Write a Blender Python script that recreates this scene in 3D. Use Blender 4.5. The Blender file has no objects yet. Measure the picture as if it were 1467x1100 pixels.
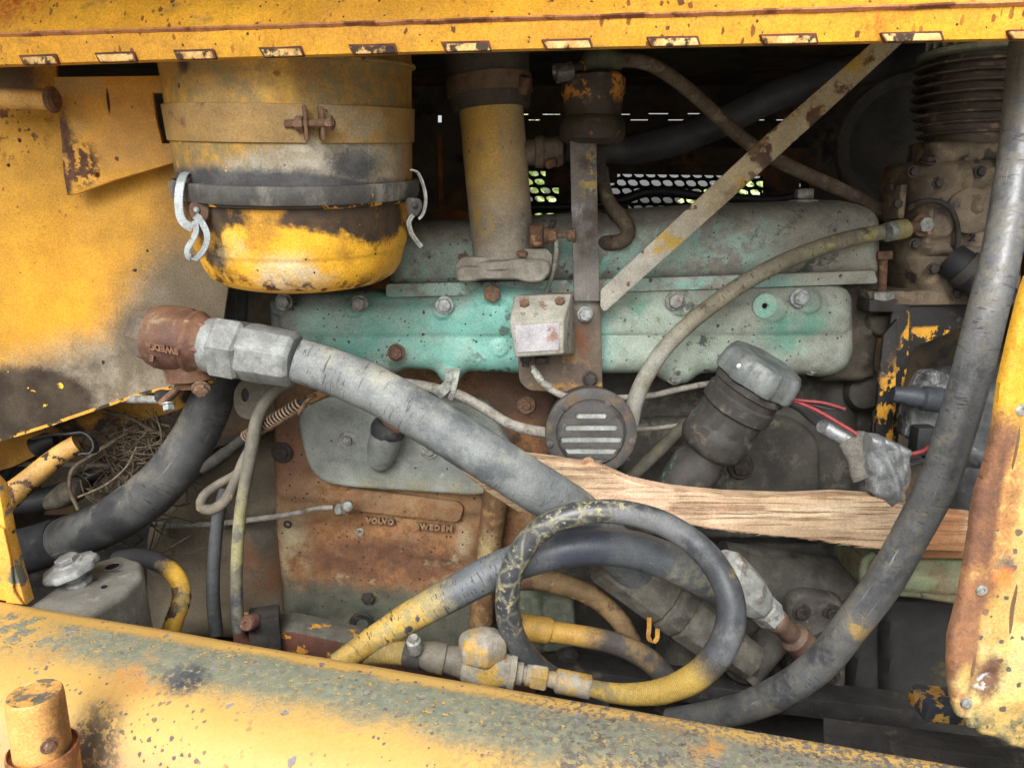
import bpy, bmesh, math, random
import numpy as np
from mathutils import Vector, Matrix, Quaternion, noise as mnoise
random.seed(7)
SC = bpy.context.scene
COL = SC.collection
# ---------------------------------------------------------------- camera
CAMZ = 1.6
PITCH = math.radians(12)
F = 1060.0
cd = bpy.data.cameras.new('camera'); cam = bpy.data.objects.new('camera', cd); COL.objects.link(cam)
cam.location = (0, 0, CAMZ); cam.rotation_euler = (math.pi/2 - PITCH, 0, 0)
cd.sensor_width = 36; cd.lens = 36*F/1467.0; cd.clip_start = 0.02; cd.clip_end = 500
SC.camera = cam
# ---------------------------------------------------------------- light
SUN_EL, SUN_AZ = math.radians(39), math.radians(194)      # azimuth clockwise from +Y : behind the camera
w = bpy.data.worlds.new('World'); SC.world = w; w.use_nodes = True
nt = w.node_tree; nt.nodes.clear()
sky = nt.nodes.new('ShaderNodeTexSky'); sky.sky_type = 'NISHITA'; sky.sun_disc = False
sky.sun_elevation = SUN_EL; sky.sun_rotation = SUN_AZ; sky.air_density = 1.0; sky.dust_density = 6.0; sky.ozone_density = 1.0
hs = nt.nodes.new('ShaderNodeHueSaturation'); hs.inputs['Saturation'].default_value = 0.1   # overcast: the blue is mostly gone
bg = nt.nodes.new('ShaderNodeBackground'); bg.inputs['Strength'].default_value = 0.15
wo = nt.nodes.new('ShaderNodeOutputWorld')
nt.links.new(sky.outputs[0], hs.inputs['Color']); nt.links.new(hs.outputs[0], bg.inputs[0]); nt.links.new(bg.outputs[0], wo.inputs[0])
sd = bpy.data.lights.new('sun', 'SUN'); sd.energy = 1.35; sd.angle = math.radians(34); sd.color = (1, .98, .91)
so = bpy.data.objects.new('sun', sd); COL.objects.link(so)
sdir = Vector((math.sin(SUN_AZ)*math.cos(SUN_EL), math.cos(SUN_AZ)*math.cos(SUN_EL), math.sin(SUN_EL)))
so.rotation_euler = sdir.to_track_quat('Z', 'Y').to_euler(); so.location = sdir*5+Vector((0, 0, 2))
SC.view_settings.view_transform = 'Standard'; SC.view_settings.look = 'None'
SC.view_settings.exposure = 0.64; SC.view_settings.gamma = 1.0
SC.render.engine = 'CYCLES'; SC.cycles.max_bounces = 6; SC.cycles.use_denoising = True
# ---------------------------------------------------------------- photograph pixel -> place in the world
_a = math.pi/2 - PITCH
def ray(px, py):
    u = (px-733.5)/F; v = (550-py)/F
    return Vector((u, v*math.cos(_a)+math.sin(_a), v*math.sin(_a)-math.cos(_a)))
CAM = Vector((0, 0, CAMZ))
def P(px, py, Y):
    r = ray(px, py); return CAM + r*(Y/r.y)
def PZ(px, py, z):
    r = ray(px, py); return CAM + r*((z-CAMZ)/r.z)
def PP(px, py, O, N):
    r = ray(px, py); return CAM + r*((O-CAM).dot(N)/r.dot(N))
def S(px, py, Y):
    return (Y/ray(px, py).y)/F
# ---------------------------------------------------------------- mesh collector
def lin(c):
    c = c/255.0
    return c/12.92 if c <= .04045 else ((c+.055)/1.055)**2.4
def C(r, g, b, k=1.0):
    r, g, b = lin(r)*k, lin(g)*k, lin(b)*k; L = .2126*r+.7152*g+.0722*b; d = .07
    return tuple(min(.88, x+(L-x)*d) for x in (r, g, b))+(1,)
class M:
    def __init__(s): s.v = []; s.f = []; s.uv = {}
    def add(s, vs, fs, uvs=None):
        n = len(s.v); s.v += [tuple(x) for x in vs]
        for i, f in enumerate(fs):
            s.f.append(tuple(n+k for k in f))
            if uvs: s.uv[len(s.f)-1] = uvs[i]
        return s
    def box(s, c, sx, sy, sz, rot=None):
        c = Vector(c); vs = []
        for x in (-1, 1):
            for y in (-1, 1):
                for z in (-1, 1):
                    v = Vector((x*sx/2, y*sy/2, z*sz/2))
                    if rot is not None: v = rot @ v
                    vs.append(c+v)
        return s.add(vs, [(0,1,3,2),(4,6,7,5),(0,4,5,1),(2,3,7,6),(0,2,6,4),(1,5,7,3)])
    def lathe(s, O, A, prof, segs=40, a0=0, a1=2*math.pi, ref=None, ell=1.0, lobes=None, caps=True):
        """prof: (radius, height along A).  A unit axis"""
        A = Vector(A).normalized()
        r0 = Vector(ref) if ref else (Vector((0, 0, 1)) if abs(A.z) < .8 else Vector((0, -1, 0)))
        X = (r0 - A*r0.dot(A)).normalized(); Yv = A.cross(X)
        full = abs(a1-a0-2*math.pi) < 1e-6
        n = segs if full else segs+1
        vs = []
        for (r, h) in prof:
            for i in range(n):
                t = a0+(a1-a0)*i/segs
                rr = r*(1+(lobes(t) if lobes else 0))
                vs.append(Vector(O)+A*h+X*(rr*math.cos(t))+Yv*(rr*ell*math.sin(t)))
        fs = []
        for j in range(len(prof)-1):
            for i in range(segs):
                k = (i+1) % n if full else i+1
                fs.append((j*n+i, j*n+k, (j+1)*n+k, (j+1)*n+i))
        if full and caps:
            if prof[0][0] > 1e-6: fs.append(tuple(reversed(range(n))))
            if prof[-1][0] > 1e-6: fs.append(tuple((len(prof)-1)*n+i for i in range(n)))
        elif not full and caps:
            m = len(prof)
            fs.append(tuple(j*n for j in range(m))); fs.append(tuple(j*n+n-1 for j in reversed(range(m))))
        return s.add(vs, fs)
    def hexa(s, O, A, r, h, h0=0, rot=0, ch=.12):
        A = Vector(A).normalized(); r0 = Vector((0, 0, 1)) if abs(A.z) < .8 else Vector((0, -1, 0))
        q = Quaternion(A, rot); ref = q @ r0
        return s.lathe(O, A, [(r*(1-ch), h0), (r, h0+ch*r), (r, h0+h-ch*r), (r*(1-ch), h0+h), (r*.6, h0+h+.02*r)], 6, ref=ref)
    def sweep(s, pts, sec, wdir=None, closed=True, caps=True, twist=None, scale=None):
        """sweep a section [(a,b)] along 3D pts; a runs along wdir (projected), b = t x a"""
        n = len(pts); m = len(sec); vs = []; uvs = []
        T = []
        for i in range(n):
            t = (pts[min(i+1, n-1)]-pts[max(i-1, 0)]); T.append(t.normalized())
        if wdir is None:
            r0 = Vector((0, 0, 1)) if abs(T[0].z) < .85 else Vector((0, 1, 0))
        else: r0 = Vector(wdir)
        a = (r0 - T[0]*r0.dot(T[0])).normalized(); L = 0; Ls = []
        for i in range(n):
            if i: L += (pts[i]-pts[i-1]).length
            Ls.append(L)
            base = a if wdir is None else r0
            a2 = base - T[i]*base.dot(T[i])
            a = a2.normalized() if a2.length > 1e-4 else a
            b = T[i].cross(a); sc_ = scale[i] if scale else 1
            for (x, y) in sec:
                vs.append(pts[i]+a*(x*sc_)+b*(y*sc_))
        fs = []
        for i in range(n-1):
            for j in range(m):
                if not closed and j == m-1: continue
                k = (j+1) % m
                fs.append((i*m+j, i*m+k, (i+1)*m+k, (i+1)*m+j))
                uvs.append(((j/m, Ls[i]), ((j+1)/m, Ls[i]), ((j+1)/m, Ls[i+1]), (j/m, Ls[i+1])))
        if caps and closed:
            fs.append(tuple(reversed(range(m)))); fs.append(tuple((n-1)*m+i for i in range(m)))
            uvs += [tuple((0, 0) for _ in range(m))]*2
        return s.add(vs, fs, uvs)
    def tube(s, pts, rad, segs=20, amp=0, nsc=20, caps=True):
        sec = [(math.cos(2*math.pi*i/segs), math.sin(2*math.pi*i/segs)) for i in range(segs)]
        n0 = len(s.v)
        s.sweep(pts, sec, scale=rad, caps=caps)
        if amp:
            for i in range(n0, len(s.v)):
                ring = (i-n0)//segs
                if ring >= len(pts): continue
                v = Vector(s.v[i]); d = v-pts[ring]
                k = 1+amp*mnoise.noise(v*nsc)+amp*.5*mnoise.noise(v*nsc*3.1)
                s.v[i] = tuple(pts[ring]+d*k)
        return s
    def bevel(s, wd, ang=30, seg=2):
        bm = bmesh.new(); vs = [bm.verts.new(v) for v in s.v]
        for f in s.f:
            try: bm.faces.new([vs[i] for i in f])
            except ValueError: pass
        bmesh.ops.recalc_face_normals(bm, faces=bm.faces)
        es = [e for e in bm.edges if len(e.link_faces) == 2 and e.calc_face_angle(0) > math.radians(ang)]
        bmesh.ops.bevel(bm, geom=es, offset=wd, segments=seg, profile=.5, affect='EDGES', clamp_overlap=True)
        bm.verts.index_update()
        s.v = [tuple(v.co) for v in bm.verts]; s.f = [tuple(v.index for v in f.verts) for f in bm.faces]; s.uv = {}
        bm.free(); return s
    def subdiv(s, cuts):
        bm = bmesh.new(); vs = [bm.verts.new(v) for v in s.v]
        for f in s.f:
            try: bm.faces.new([vs[i] for i in f])
            except ValueError: pass
        bmesh.ops.subdivide_edges(bm, edges=bm.edges[:], cuts=cuts, use_grid_fill=True)
        bm.verts.index_update()
        s.v = [tuple(v.co) for v in bm.verts]; s.f = [tuple(v.index for v in f.verts) for f in bm.faces]; s.uv = {}
        bm.free(); return s
    def rough(s, amp, nsc=25, oct=2):
        for i, v in enumerate(s.v):
            v = Vector(v); d = mnoise.noise_vector(v*nsc)*amp
            if oct > 1: d += mnoise.noise_vector(v*nsc*2.7)*amp*.4
            s.v[i] = tuple(v+d)
        return s
def crom(ctrl, step=.008, closed=False):
    """Catmull-Rom through [(Vector, radius)]"""
    pts, rad = [], []
    n = len(ctrl)
    for i in range(n-1):
        p0 = ctrl[max(i-1, 0)]; p1 = ctrl[i]; p2 = ctrl[i+1]; p3 = ctrl[min(i+2, n-1)]
        a0 = p0[0] if i > 0 else p1[0]*2-p2[0]
        a3 = p3[0] if i+2 < n else p2[0]*2-p1[0]
        L = (p2[0]-p1[0]).length; k = max(2, int(L/step))
        for j in range(k):
            t = j/k; t2 = t*t; t3 = t2*t
            pts.append(.5*((2*p1[0])+(p2[0]-a0)*t+(2*a0-5*p1[0]+4*p2[0]-a3)*t2+(3*p1[0]-a0-3*p2[0]+a3)*t3))
            rad.append(p1[1]+(p2[1]-p1[1])*(t*t*(3-2*t)))
    pts.append(ctrl[-1][0]); rad.append(ctrl[-1][1])
    return pts, rad
def pxpath(lst):
    """[(px,py,Y,rpx)] -> control points"""
    return [(P(x, y, Y), r*S(x, y, Y)) for (x, y, Y, r) in lst]
def hose(lst, segs=22, step=.007, amp=.02, nsc=18):
    p, r = crom(pxpath(lst), step); return M().tube(p, r, segs, amp, nsc)
def ribbon(lst, wdir, wid, th, step=.004):
    """flat strip through [(px,py,Y)], width wid along wdir, thickness th"""
    p, _ = crom([(P(x, y, Y), 1) for (x, y, Y) in lst], step)
    h = wid/2; t = th/2; c = min(h, t)*.5
    sec = [(-h, -t+c), (-h+c, -t), (h-c, -t), (h, -t+c), (h, t-c), (h-c, t), (-h+c, t), (-h, t-c)]
    return M().sweep(p, sec, wdir=wdir)
def rounded(pts, r, n=5):
    out = []; m = len(pts)
    for i in range(m):
        p = pts[i]; rr = r
        if len(p) == 3: rr = p[2]
        p = np.array(p[:2], float); a = np.array(pts[i-1][:2], float); b = np.array(pts[(i+1) % m][:2], float)
        la = np.linalg.norm(a-p); lb = np.linalg.norm(b-p)
        d = min(rr, la*.48, lb*.48)
        if d < .3: out.append(tuple(p)); continue
        q0 = p+(a-p)/la*d; q1 = p+(b-p)/lb*d
        for k in range(n+1):
            t = k/n; out.append(tuple((1-t)**2*q0+2*t*(1-t)*p+t*t*q1))
    return out
def plate(outline, Y=None, th=.004, bev=.0012, holes=(), O=None, N=None, rnd=0):
    """flat plate cut from a sheet, its outline (and holes) given where they are seen, on the plane y=Y or (O,N)"""
    if O is None: O = P(outline[0][0], outline[0][1], Y); N = Vector((0, 1, 0))
    N = Vector(N).normalized()
    if N.y < 0: N = -N
    up = Vector((0, 0, 1)); Z = (up-N*up.dot(N)).normalized(); X = Z.cross(N)*-1
    X = N.cross(Z)*-1
    if X.x < 0: X = -X
    cu = bpy.data.curves.new('c', 'CURVE'); cu.dimensions = '2D'; cu.fill_mode = 'BOTH'
    cu.extrude = max(0, th/2-bev); cu.bevel_depth = bev; cu.bevel_resolution = 1; cu.resolution_u = 1
    ol = rounded(outline, rnd) if rnd or any(len(p) == 3 for p in outline) else [p[:2] for p in outline]
    for loop in [ol]+[list(h) for h in holes]:
        sp = cu.splines.new('POLY'); q = []
        for (x, y) in loop:
            w = PP(x, y, O, N)-O; q.append((w.dot(X), w.dot(Z)))
        # shrink by bevel is ignored (sub-millimetre)
        sp.points.add(len(q)-1)
        for i, (a, b) in enumerate(q): sp.points[i].co = (a, b, 0, 1)
        sp.use_cyclic_u = True
    ob = bpy.data.objects.new('c', cu); COL.objects.link(ob)
    bpy.context.view_layer.update()
    me = bpy.data.meshes.new_from_object(ob.evaluated_get(bpy.context.evaluated_depsgraph_get()))
    m = M(); c0 = O+N*(th/2)
    Wn = X.cross(Z)
    m.add([c0+X*v.co.x+Z*v.co.y+Wn*v.co.z for v in me.vertices], [tuple(p.vertices) for p in me.polygons])
    bpy.data.objects.remove(ob); bpy.data.curves.remove(cu); bpy.data.meshes.remove(me)
    return m
def circ(cx, cy, rx, ry=None, n=20, a=0):
    ry = ry or rx
    return [(cx+rx*math.cos(2*math.pi*i/n+a), cy+ry*math.sin(2*math.pi*i/n+a)) for i in range(n)]
def relief(outline, Y, H, w, rnd=10, cell=.004, back=.05, bosses=(), fn=None, amp=0, nsc=30, O=None, N=None):
    """cast body: outline on a plane, rising H metres towards the viewer over w metres from its edge, with bosses"""
    N = Vector(N).normalized() if N is not None else Vector((0, 1, 0))
    if O is None: O = P(outline[0][0], outline[0][1], Y)
    Z = (Vector((0, 0, 1))-N*N.z).normalized(); X = N.cross(Z)*-1
    if X.x < 0: X = -X
    def loc(px, py):
        q = PP(px, py, O, N)-O; return np.array((q.dot(X), q.dot(Z)))
    ol = rounded(outline, rnd)
    q = np.array([loc(x, y) for x, y in ol])
    # densify
    dens = []
    for i in range(len(q)):
        a = q[i]; b = q[(i+1) % len(q)]; k = max(1, int(np.linalg.norm(b-a)/(cell)))
        for j in range(k): dens.append(a+(b-a)*j/k)
    A = q; B = np.roll(q, -1, axis=0)
    mn = q.min(0)-cell; mx = q.max(0)+cell
    nx = int((mx[0]-mn[0])/cell)+2; nz = int((mx[1]-mn[1])/cell)+2
    gx, gz = np.meshgrid(mn[0]+np.arange(nx)*cell, mn[1]+np.arange(nz)*cell)
    G = np.stack([gx.ravel(), gz.ravel()], 1)
    D = np.full(len(G), 1e9); NP = np.zeros_like(G); inside = np.zeros(len(G), bool)
    for a, b in zip(A, B):
        ab = b-a; L2 = max(1e-12, (ab*ab).sum())
        t = np.clip(((G-a)@ab)/L2, 0, 1); c = a+t[:, None]*ab
        d = np.sqrt(((G-c)**2).sum(1)); u = d < D
        D[u] = d[u]; NP[u] = c[u]
        cond = ((a[1] > G[:, 1]) != (b[1] > G[:, 1]))
        xi = a[0]+(G[:, 1]-a[1])*(b[0]-a[0])/((b[1]-a[1]) if abs(b[1]-a[1]) > 1e-12 else 1e-12)
        inside ^= (cond & (G[:, 0] < xi))
    near = D < cell*.72
    snap = (near & ~inside) | (inside & (D < cell*.35))
    G[snap] = NP[snap]; Dd = np.where(snap, 0, D)
    ok = inside | snap
    t = np.clip(Dd/w, 0, 1); h = H*np.sqrt(np.clip(1-(1-t)**2, 0, 1))
    for b in bosses:
        px, py, rp, bh = b[:4]; kind = b[4] if len(b) > 4 else 'dome'
        c = loc(px, py); r = rp*S(px, py, O.y)
        if kind == 'ridge':
            c2 = loc(b[5], b[6]); ab = c2-c; tt = np.clip(((G-c)@ab)/(ab@ab), 0, 1); d = np.sqrt(((G-(c+tt[:, None]*ab))**2).sum(1))
            h = h+bh*np.sqrt(np.clip(1-(d/r)**2, 0, 1))
        else:
            d = np.sqrt(((G-c)**2).sum(1))/r
            if kind == 'dome': bb = bh*np.exp(-(d*1.5)**2)
            elif kind == 'flat': bb = bh*np.clip((1.0-d)/.22, 0, 1)**.6
            elif kind == 'pit': bb = bh*np.clip((1.0-d)/.15, 0, 1)
            h = h+bb
    if fn: h = h+fn(G[:, 0], G[:, 1], X, Z, O)
    W = [O+X*g[0]+Z*g[1]-N*hh for g, hh in zip(G, h)]
    if amp: W = [v-N*(amp*mnoise.noise(v*nsc)+amp*.5*mnoise.noise(v*nsc*2.6)) for v in W]
    idx = -np.ones(len(G), int); keepf = []
    okg = ok.reshape(nz, nx)
    for j in range(nz-1):
        for i in range(nx-1):
            if okg[j, i] and okg[j, i+1] and okg[j+1, i] and okg[j+1, i+1]:
                keepf.append((j*nx+i, j*nx+i+1, (j+1)*nx+i+1, (j+1)*nx+i))
    from collections import defaultdict
    ec = defaultdict(int)
    for f in keepf:
        for k in range(4): ec[(f[k], f[(k+1) % 4])] += 1
    used = sorted({i for f in keepf for i in f}); mp = {u: k for k, u in enumerate(used)}
    vs = [W[u] for u in used]; fs = [tuple(mp[i] for i in f) for f in keepf]
    bk = {}
    for (a, b) in list(ec):
        if (b, a) not in ec:
            for u in (a, b):
                if u not in bk: bk[u] = len(vs); vs.append(O+X*G[u][0]+Z*G[u][1]+N*back)
            fs.append((mp[b], mp[a], bk[a], bk[b]))
    return M().add(vs, fs)
# ---------------------------------------------------------------- linking
WL = {}
def _mesh(m, mat, smooth):
    me = bpy.data.meshes.new('m')
    v = np.array(m.v)
    org = Vector(((v[:, 0].min()+v[:, 0].max())/2, (v[:, 1].min()+v[:, 1].max())/2, v[:, 2].min()))
    me.from_pydata([tuple(Vector(x)-org) for x in m.v], [], m.f)
    if m.uv:
        ul = me.uv_layers.new(name='UVMap'); k = 0
        for fi, f in enumerate(m.f):
            u = m.uv.get(fi)
            for j in range(len(f)):
                ul.data[k].uv = u[j] if u else (0, 0); k += 1
    me.validate()
    bm = bmesh.new(); bm.from_mesh(me)
    if not m.uv: bmesh.ops.remove_doubles(bm, verts=bm.verts, dist=1e-6)
    bmesh.ops.recalc_face_normals(bm, faces=bm.faces)
    th = math.radians(smooth)
    for f in bm.faces: f.smooth = True
    for e in bm.edges:
        if len(e.link_faces) == 2 and e.calc_face_angle(0) > th: e.smooth = False
    bm.to_mesh(me); bm.free()
    me.materials.append(mat)
    return me, org
def thing(name, label, cat, base, group=None):
    o = bpy.data.objects.new(name, None); o.empty_display_size = .05; COL.objects.link(o)
    o.location = base; WL[o.name] = Vector(base); o['label'] = label; o['category'] = cat
    if group: o['group'] = group
    return o
def part(name, m, mat, parent, label=None, smooth=38, kind=None):
    me, org = _mesh(m, mat, smooth); me.name = name
    o = bpy.data.objects.new(name, me); COL.objects.link(o)
    o.parent = parent; o.location = org-WL[parent.name]; WL[o.name] = org
    if label: o['label'] = label
    if kind: o['kind'] = kind
    return o
def solo(name, m, mat, label=None, cat=None, group=None, kind=None, smooth=38):
    me, org = _mesh(m, mat, smooth); me.name = name
    o = bpy.data.objects.new(name, me); COL.objects.link(o); o.location = org; WL[o.name] = org
    if label: o['label'] = label
    if cat: o['category'] = cat
    if group: o['group'] = group
    if kind: o['kind'] = kind
    return o
_bm = {}
def bolt(parent, px, py, Y, r, mat, washer=1.35, h=.75, axis=(0, -1, 0), name='bolt', pos=None, socket=False):
    """hex bolt head (with washer) facing axis; one shared mesh per look"""
    key = (mat.name, washer, h, socket)
    if key not in _bm:
        m = M()
        if washer: m.lathe((0, 0, 0), (0, 0, 1), [(washer*.96, 0), (washer, .05), (washer, .2), (washer*.95, .26), (.9, .27)], 24)
        z0 = .26 if washer else 0
        if socket:
            m.lathe((0, 0, z0), (0, 0, 1), [(1, 0), (1, h*.85), (.93, h), (.55, h), (.5, h*.5), (0, h*.5)], 24)
        else:
            m.hexa((0, 0, z0), (0, 0, 1), 1, h, ch=.1)
            m.lathe((0, 0, z0+h), (0, 0, 1), [(.62, 0), (.6, .03), (.2, .06), (0, .06)], 16)
        me, org = _mesh(m, mat, 30); me.name = 'bolt'
        # keep origin at the seat of the head
        for v in me.vertices: v.co += org
        _bm[key] = me
    o = bpy.data.objects.new(name, _bm[key]); COL.objects.link(o)
    p = pos if pos is not None else P(px, py, Y); sc = r*S(px, py, p.y)
    q = Vector(axis).to_track_quat('Z', 'Y') @ Quaternion((0, 0, 1), random.random()*1.04)
    o.rotation_mode = 'QUATERNION'; o.rotation_quaternion = q; o.scale = (sc,)*3
    o.parent = parent; o.location = p-WL[parent.name]; WL[o.name] = p
    return o
def text_mesh(s, pos, X, Z, size, ext, sp=1.0, bold=.0):
    """raised lettering: baseline along X, up along Z"""
    cu = bpy.data.curves.new('t', 'FONT'); cu.body = s; cu.size = size; cu.extrude = ext; cu.offset = bold; cu.space_character = sp
    cu.bevel_depth = ext*.25; cu.align_x = 'CENTER'; cu.align_y = 'CENTER'; cu.resolution_u = 3
    ob = bpy.data.objects.new('t', cu); COL.objects.link(ob); bpy.context.view_layer.update()
    me = bpy.data.meshes.new_from_object(ob.evaluated_get(bpy.context.evaluated_depsgraph_get()))
    X = Vector(X).normalized(); Z = Vector(Z).normalized(); N = X.cross(Z)
    m = M().add([Vector(pos)+X*v.co.x+Z*v.co.y+N*v.co.z for v in me.vertices], [tuple(p.vertices) for p in me.polygons])
    bpy.data.objects.remove(ob); bpy.data.curves.remove(cu); bpy.data.meshes.remove(me)
    return m
def vs(base, x, y, z): return Vector(base)+Vector((x, y, z))
# ================================================================ materials
class G:
    """tiny node-graph helper"""
    def __init__(s, name):
        s.m = bpy.data.materials.new(name); s.m.use_nodes = True; s.nt = s.m.node_tree; s.nt.nodes.clear()
        s.geo = s.nt.nodes.new('ShaderNodeNewGeometry'); s.pos = s.geo.outputs['Position']; s.tc = s.nt.nodes.new('ShaderNodeTexCoord')
    def n(s, t, **k):
        x = s.nt.nodes.new(t)
        for a, b in k.items(): setattr(x, a, b)
        return x
    def L(s, a, b): s.nt.links.new(a, b)
    def val(s, inp, v):
        if isinstance(v, (int, float)): inp.default_value = v
        else: s.L(v, inp)
    def math(s, op, a, b=0, c=None):
        x = s.n('ShaderNodeMath', operation=op); s.val(x.inputs[0], a); s.val(x.inputs[1], b)
        if c is not None: s.val(x.inputs[2], c)
        return x.outputs[0]
    def mapr(s, v, a, b, c=0, d=1, smooth=True):
        x = s.n('ShaderNodeMapRange'); x.interpolation_type = 'SMOOTHSTEP' if smooth else 'LINEAR'
        s.L(v, x.inputs[0]); x.inputs[1].default_value = a; x.inputs[2].default_value = b; x.inputs[3].default_value = c; x.inputs[4].default_value = d
        return x.outputs[0]
    def noise(s, scale, detail=6, rough=.6, dist=0, stretch=None, off=0, vec=None):
        v = vec or s.pos
        if stretch or off:
            mp = s.n('ShaderNodeMapping'); s.L(v, mp.inputs[0])
            mp.inputs['Location'].default_value = (off, off*.7, off*1.3)
            if stretch: mp.inputs['Scale'].default_value = stretch
            v = mp.outputs[0]
        x = s.n('ShaderNodeTexNoise'); x.inputs['Scale'].default_value = scale; x.inputs['Detail'].default_value = detail
        x.inputs['Roughness'].default_value = rough; x.inputs['Distortion'].default_value = dist; s.L(v, x.inputs['Vector'])
        return x.outputs[0]
_off = [0]
def Nz(scale, lo, hi, detail=6, rough=.62, dist=0, stretch=None):
    """noise mask"""
    _off[0] += 3.7; o = _off[0] % 91
    return lambda g: g.mapr(g.noise(scale, detail, rough, dist, stretch, o), lo, hi)
def Blob(c, r, f=.02, amp=.05, ns=14, sq=(1, 1, 1)):
    """stain round a place on the thing: radius r, feather f, ragged by amp"""
    _off[0] += 2.3; o = _off[0] % 91
    def fn(g):
        sb = g.n('ShaderNodeVectorMath', operation='SUBTRACT'); g.L(g.pos, sb.inputs[0]); sb.inputs[1].default_value = tuple(c)
        ml = g.n('ShaderNodeVectorMath', operation='MULTIPLY'); g.L(sb.outputs[0], ml.inputs[0]); ml.inputs[1].default_value = sq
        ln = g.n('ShaderNodeVectorMath', operation='LENGTH'); g.L(ml.outputs[0], ln.inputs[0])
        d = ln.outputs['Value']
        if amp:
            nz = g.noise(ns, 7, .65, 0, None, o)
            d = g.math('ADD', d, g.math('MULTIPLY', g.math('SUBTRACT', nz, .5), amp*2))
        return g.mapr(d, r+f, r-f)
    return fn
def Grad(a, b, amp=.0, ns=14):
    """0 at a, 1 at b, ragged by amp metres"""
    _off[0] += 2.3; o = _off[0] % 91
    a = Vector(a); b = Vector(b); d = b-a; L = d.length; d = d/L
    def fn(g):
        dt = g.n('ShaderNodeVectorMath', operation='DOT_PRODUCT'); g.L(g.pos, dt.inputs[0]); dt.inputs[1].default_value = tuple(d)
        v = dt.outputs['Value']
        if amp:
            nz = g.noise(ns, 7, .65, 0, None, o)
            v = g.math('ADD', v, g.math('MULTIPLY', g.math('SUBTRACT', nz, .5), amp*2))
        k = d.dot(a)
        return g.mapr(v, k, k+L)
    return fn
def Spots(scale, r, dens=.5, f=.06, stretch=None, dist=.0):
    """chips: round-ish spots, a fraction dens of voronoi cells, radius r (cell units)"""
    _off[0] += 5.1; o = _off[0] % 91
    def fn(g):
        mp = g.n('ShaderNodeMapping'); g.L(g.pos, mp.inputs[0]); mp.inputs['Location'].default_value = (o, o*.6, o*.3)
        if stretch: mp.inputs['Scale'].default_value = stretch
        nz = g.n('ShaderNodeTexNoise'); nz.inputs['Scale'].default_value = scale*2.3; nz.inputs['Detail'].default_value = 3; g.L(mp.outputs[0], nz.inputs['Vector'])
        ad = g.n('ShaderNodeVectorMath', operation='MULTIPLY_ADD'); g.L(nz.outputs['Color'], ad.inputs[0]); ad.inputs[1].default_value = (.5/scale,)*3; g.L(mp.outputs[0], ad.inputs[2])
        vo = g.n('ShaderNodeTexVoronoi'); vo.inputs['Scale'].default_value = scale; g.L(ad.outputs[0], vo.inputs['Vector'])
        sp = g.n('ShaderNodeSeparateColor'); g.L(vo.outputs['Color'], sp.inputs[0])
        rr = g.math('MULTIPLY', g.mapr(sp.outputs[0], 1-dens, 1.0, 0, 1, False), r)
        d = g.math('SUBTRACT', rr, vo.outputs['Distance'])
        return g.mapr(d, 0, f)
    return fn
def Mul(*ms):
    def fn(g):
        v = ms[0](g)
        for m in ms[1:]: v = g.math('MULTIPLY', v, m(g))
        return v
    return fn
def Max(*ms):
    def fn(g):
        v = ms[0](g)
        for m in ms[1:]: v = g.math('MAXIMUM', v, m(g))
        return v
    return fn
def Inv(m): return lambda g: g.math('SUBTRACT', 1, m(g))
def K(m, k): return lambda g: g.math('MULTIPLY', m(g), k)
def Up(lo=.2, hi=.9):
    """settled dust on faces that look up"""
    def fn(g):
        sp = g.n('ShaderNodeSeparateXYZ'); g.L(g.geo.outputs['Normal'], sp.inputs[0])
        return g.mapr(sp.outputs[2], lo, hi)
    return fn
def UVband(scale, lo, hi, which=1, dist=.3, nsc=60):
    def fn(g):
        wv = g.n('ShaderNodeTexWave'); wv.wave_type = 'BANDS'; wv.bands_direction = 'Y' if which else 'X'
        wv.inputs['Scale'].default_value = scale; wv.inputs['Distortion'].default_value = dist; wv.inputs['Detail'].default_value = 2
        mp = g.n('ShaderNodeMapping'); g.L(g.tc.outputs['UV'], mp.inputs[0]); g.L(mp.outputs[0], wv.inputs['Vector'])
        return g.mapr(wv.outputs[1], lo, hi)
    return fn
def UVn(sc, lo, hi, detail=5, rough=.6, dist=.3):
    """noise laid along a hose: sc = (round, along)"""
    _off[0] += 4.1; o = _off[0] % 91
    return lambda g: g.mapr(g.noise(1, detail, rough, dist, (sc[0], sc[1], 1), o, g.tc.outputs['UV']), lo, hi)
Crack = lambda: Mul(UVn((7, 260), .60, .66, 3, .5, .8), Nz(9, .44, .60))
Scuff = lambda: UVn((60, 9), .62, .72, 6, .7, .2)
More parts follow.
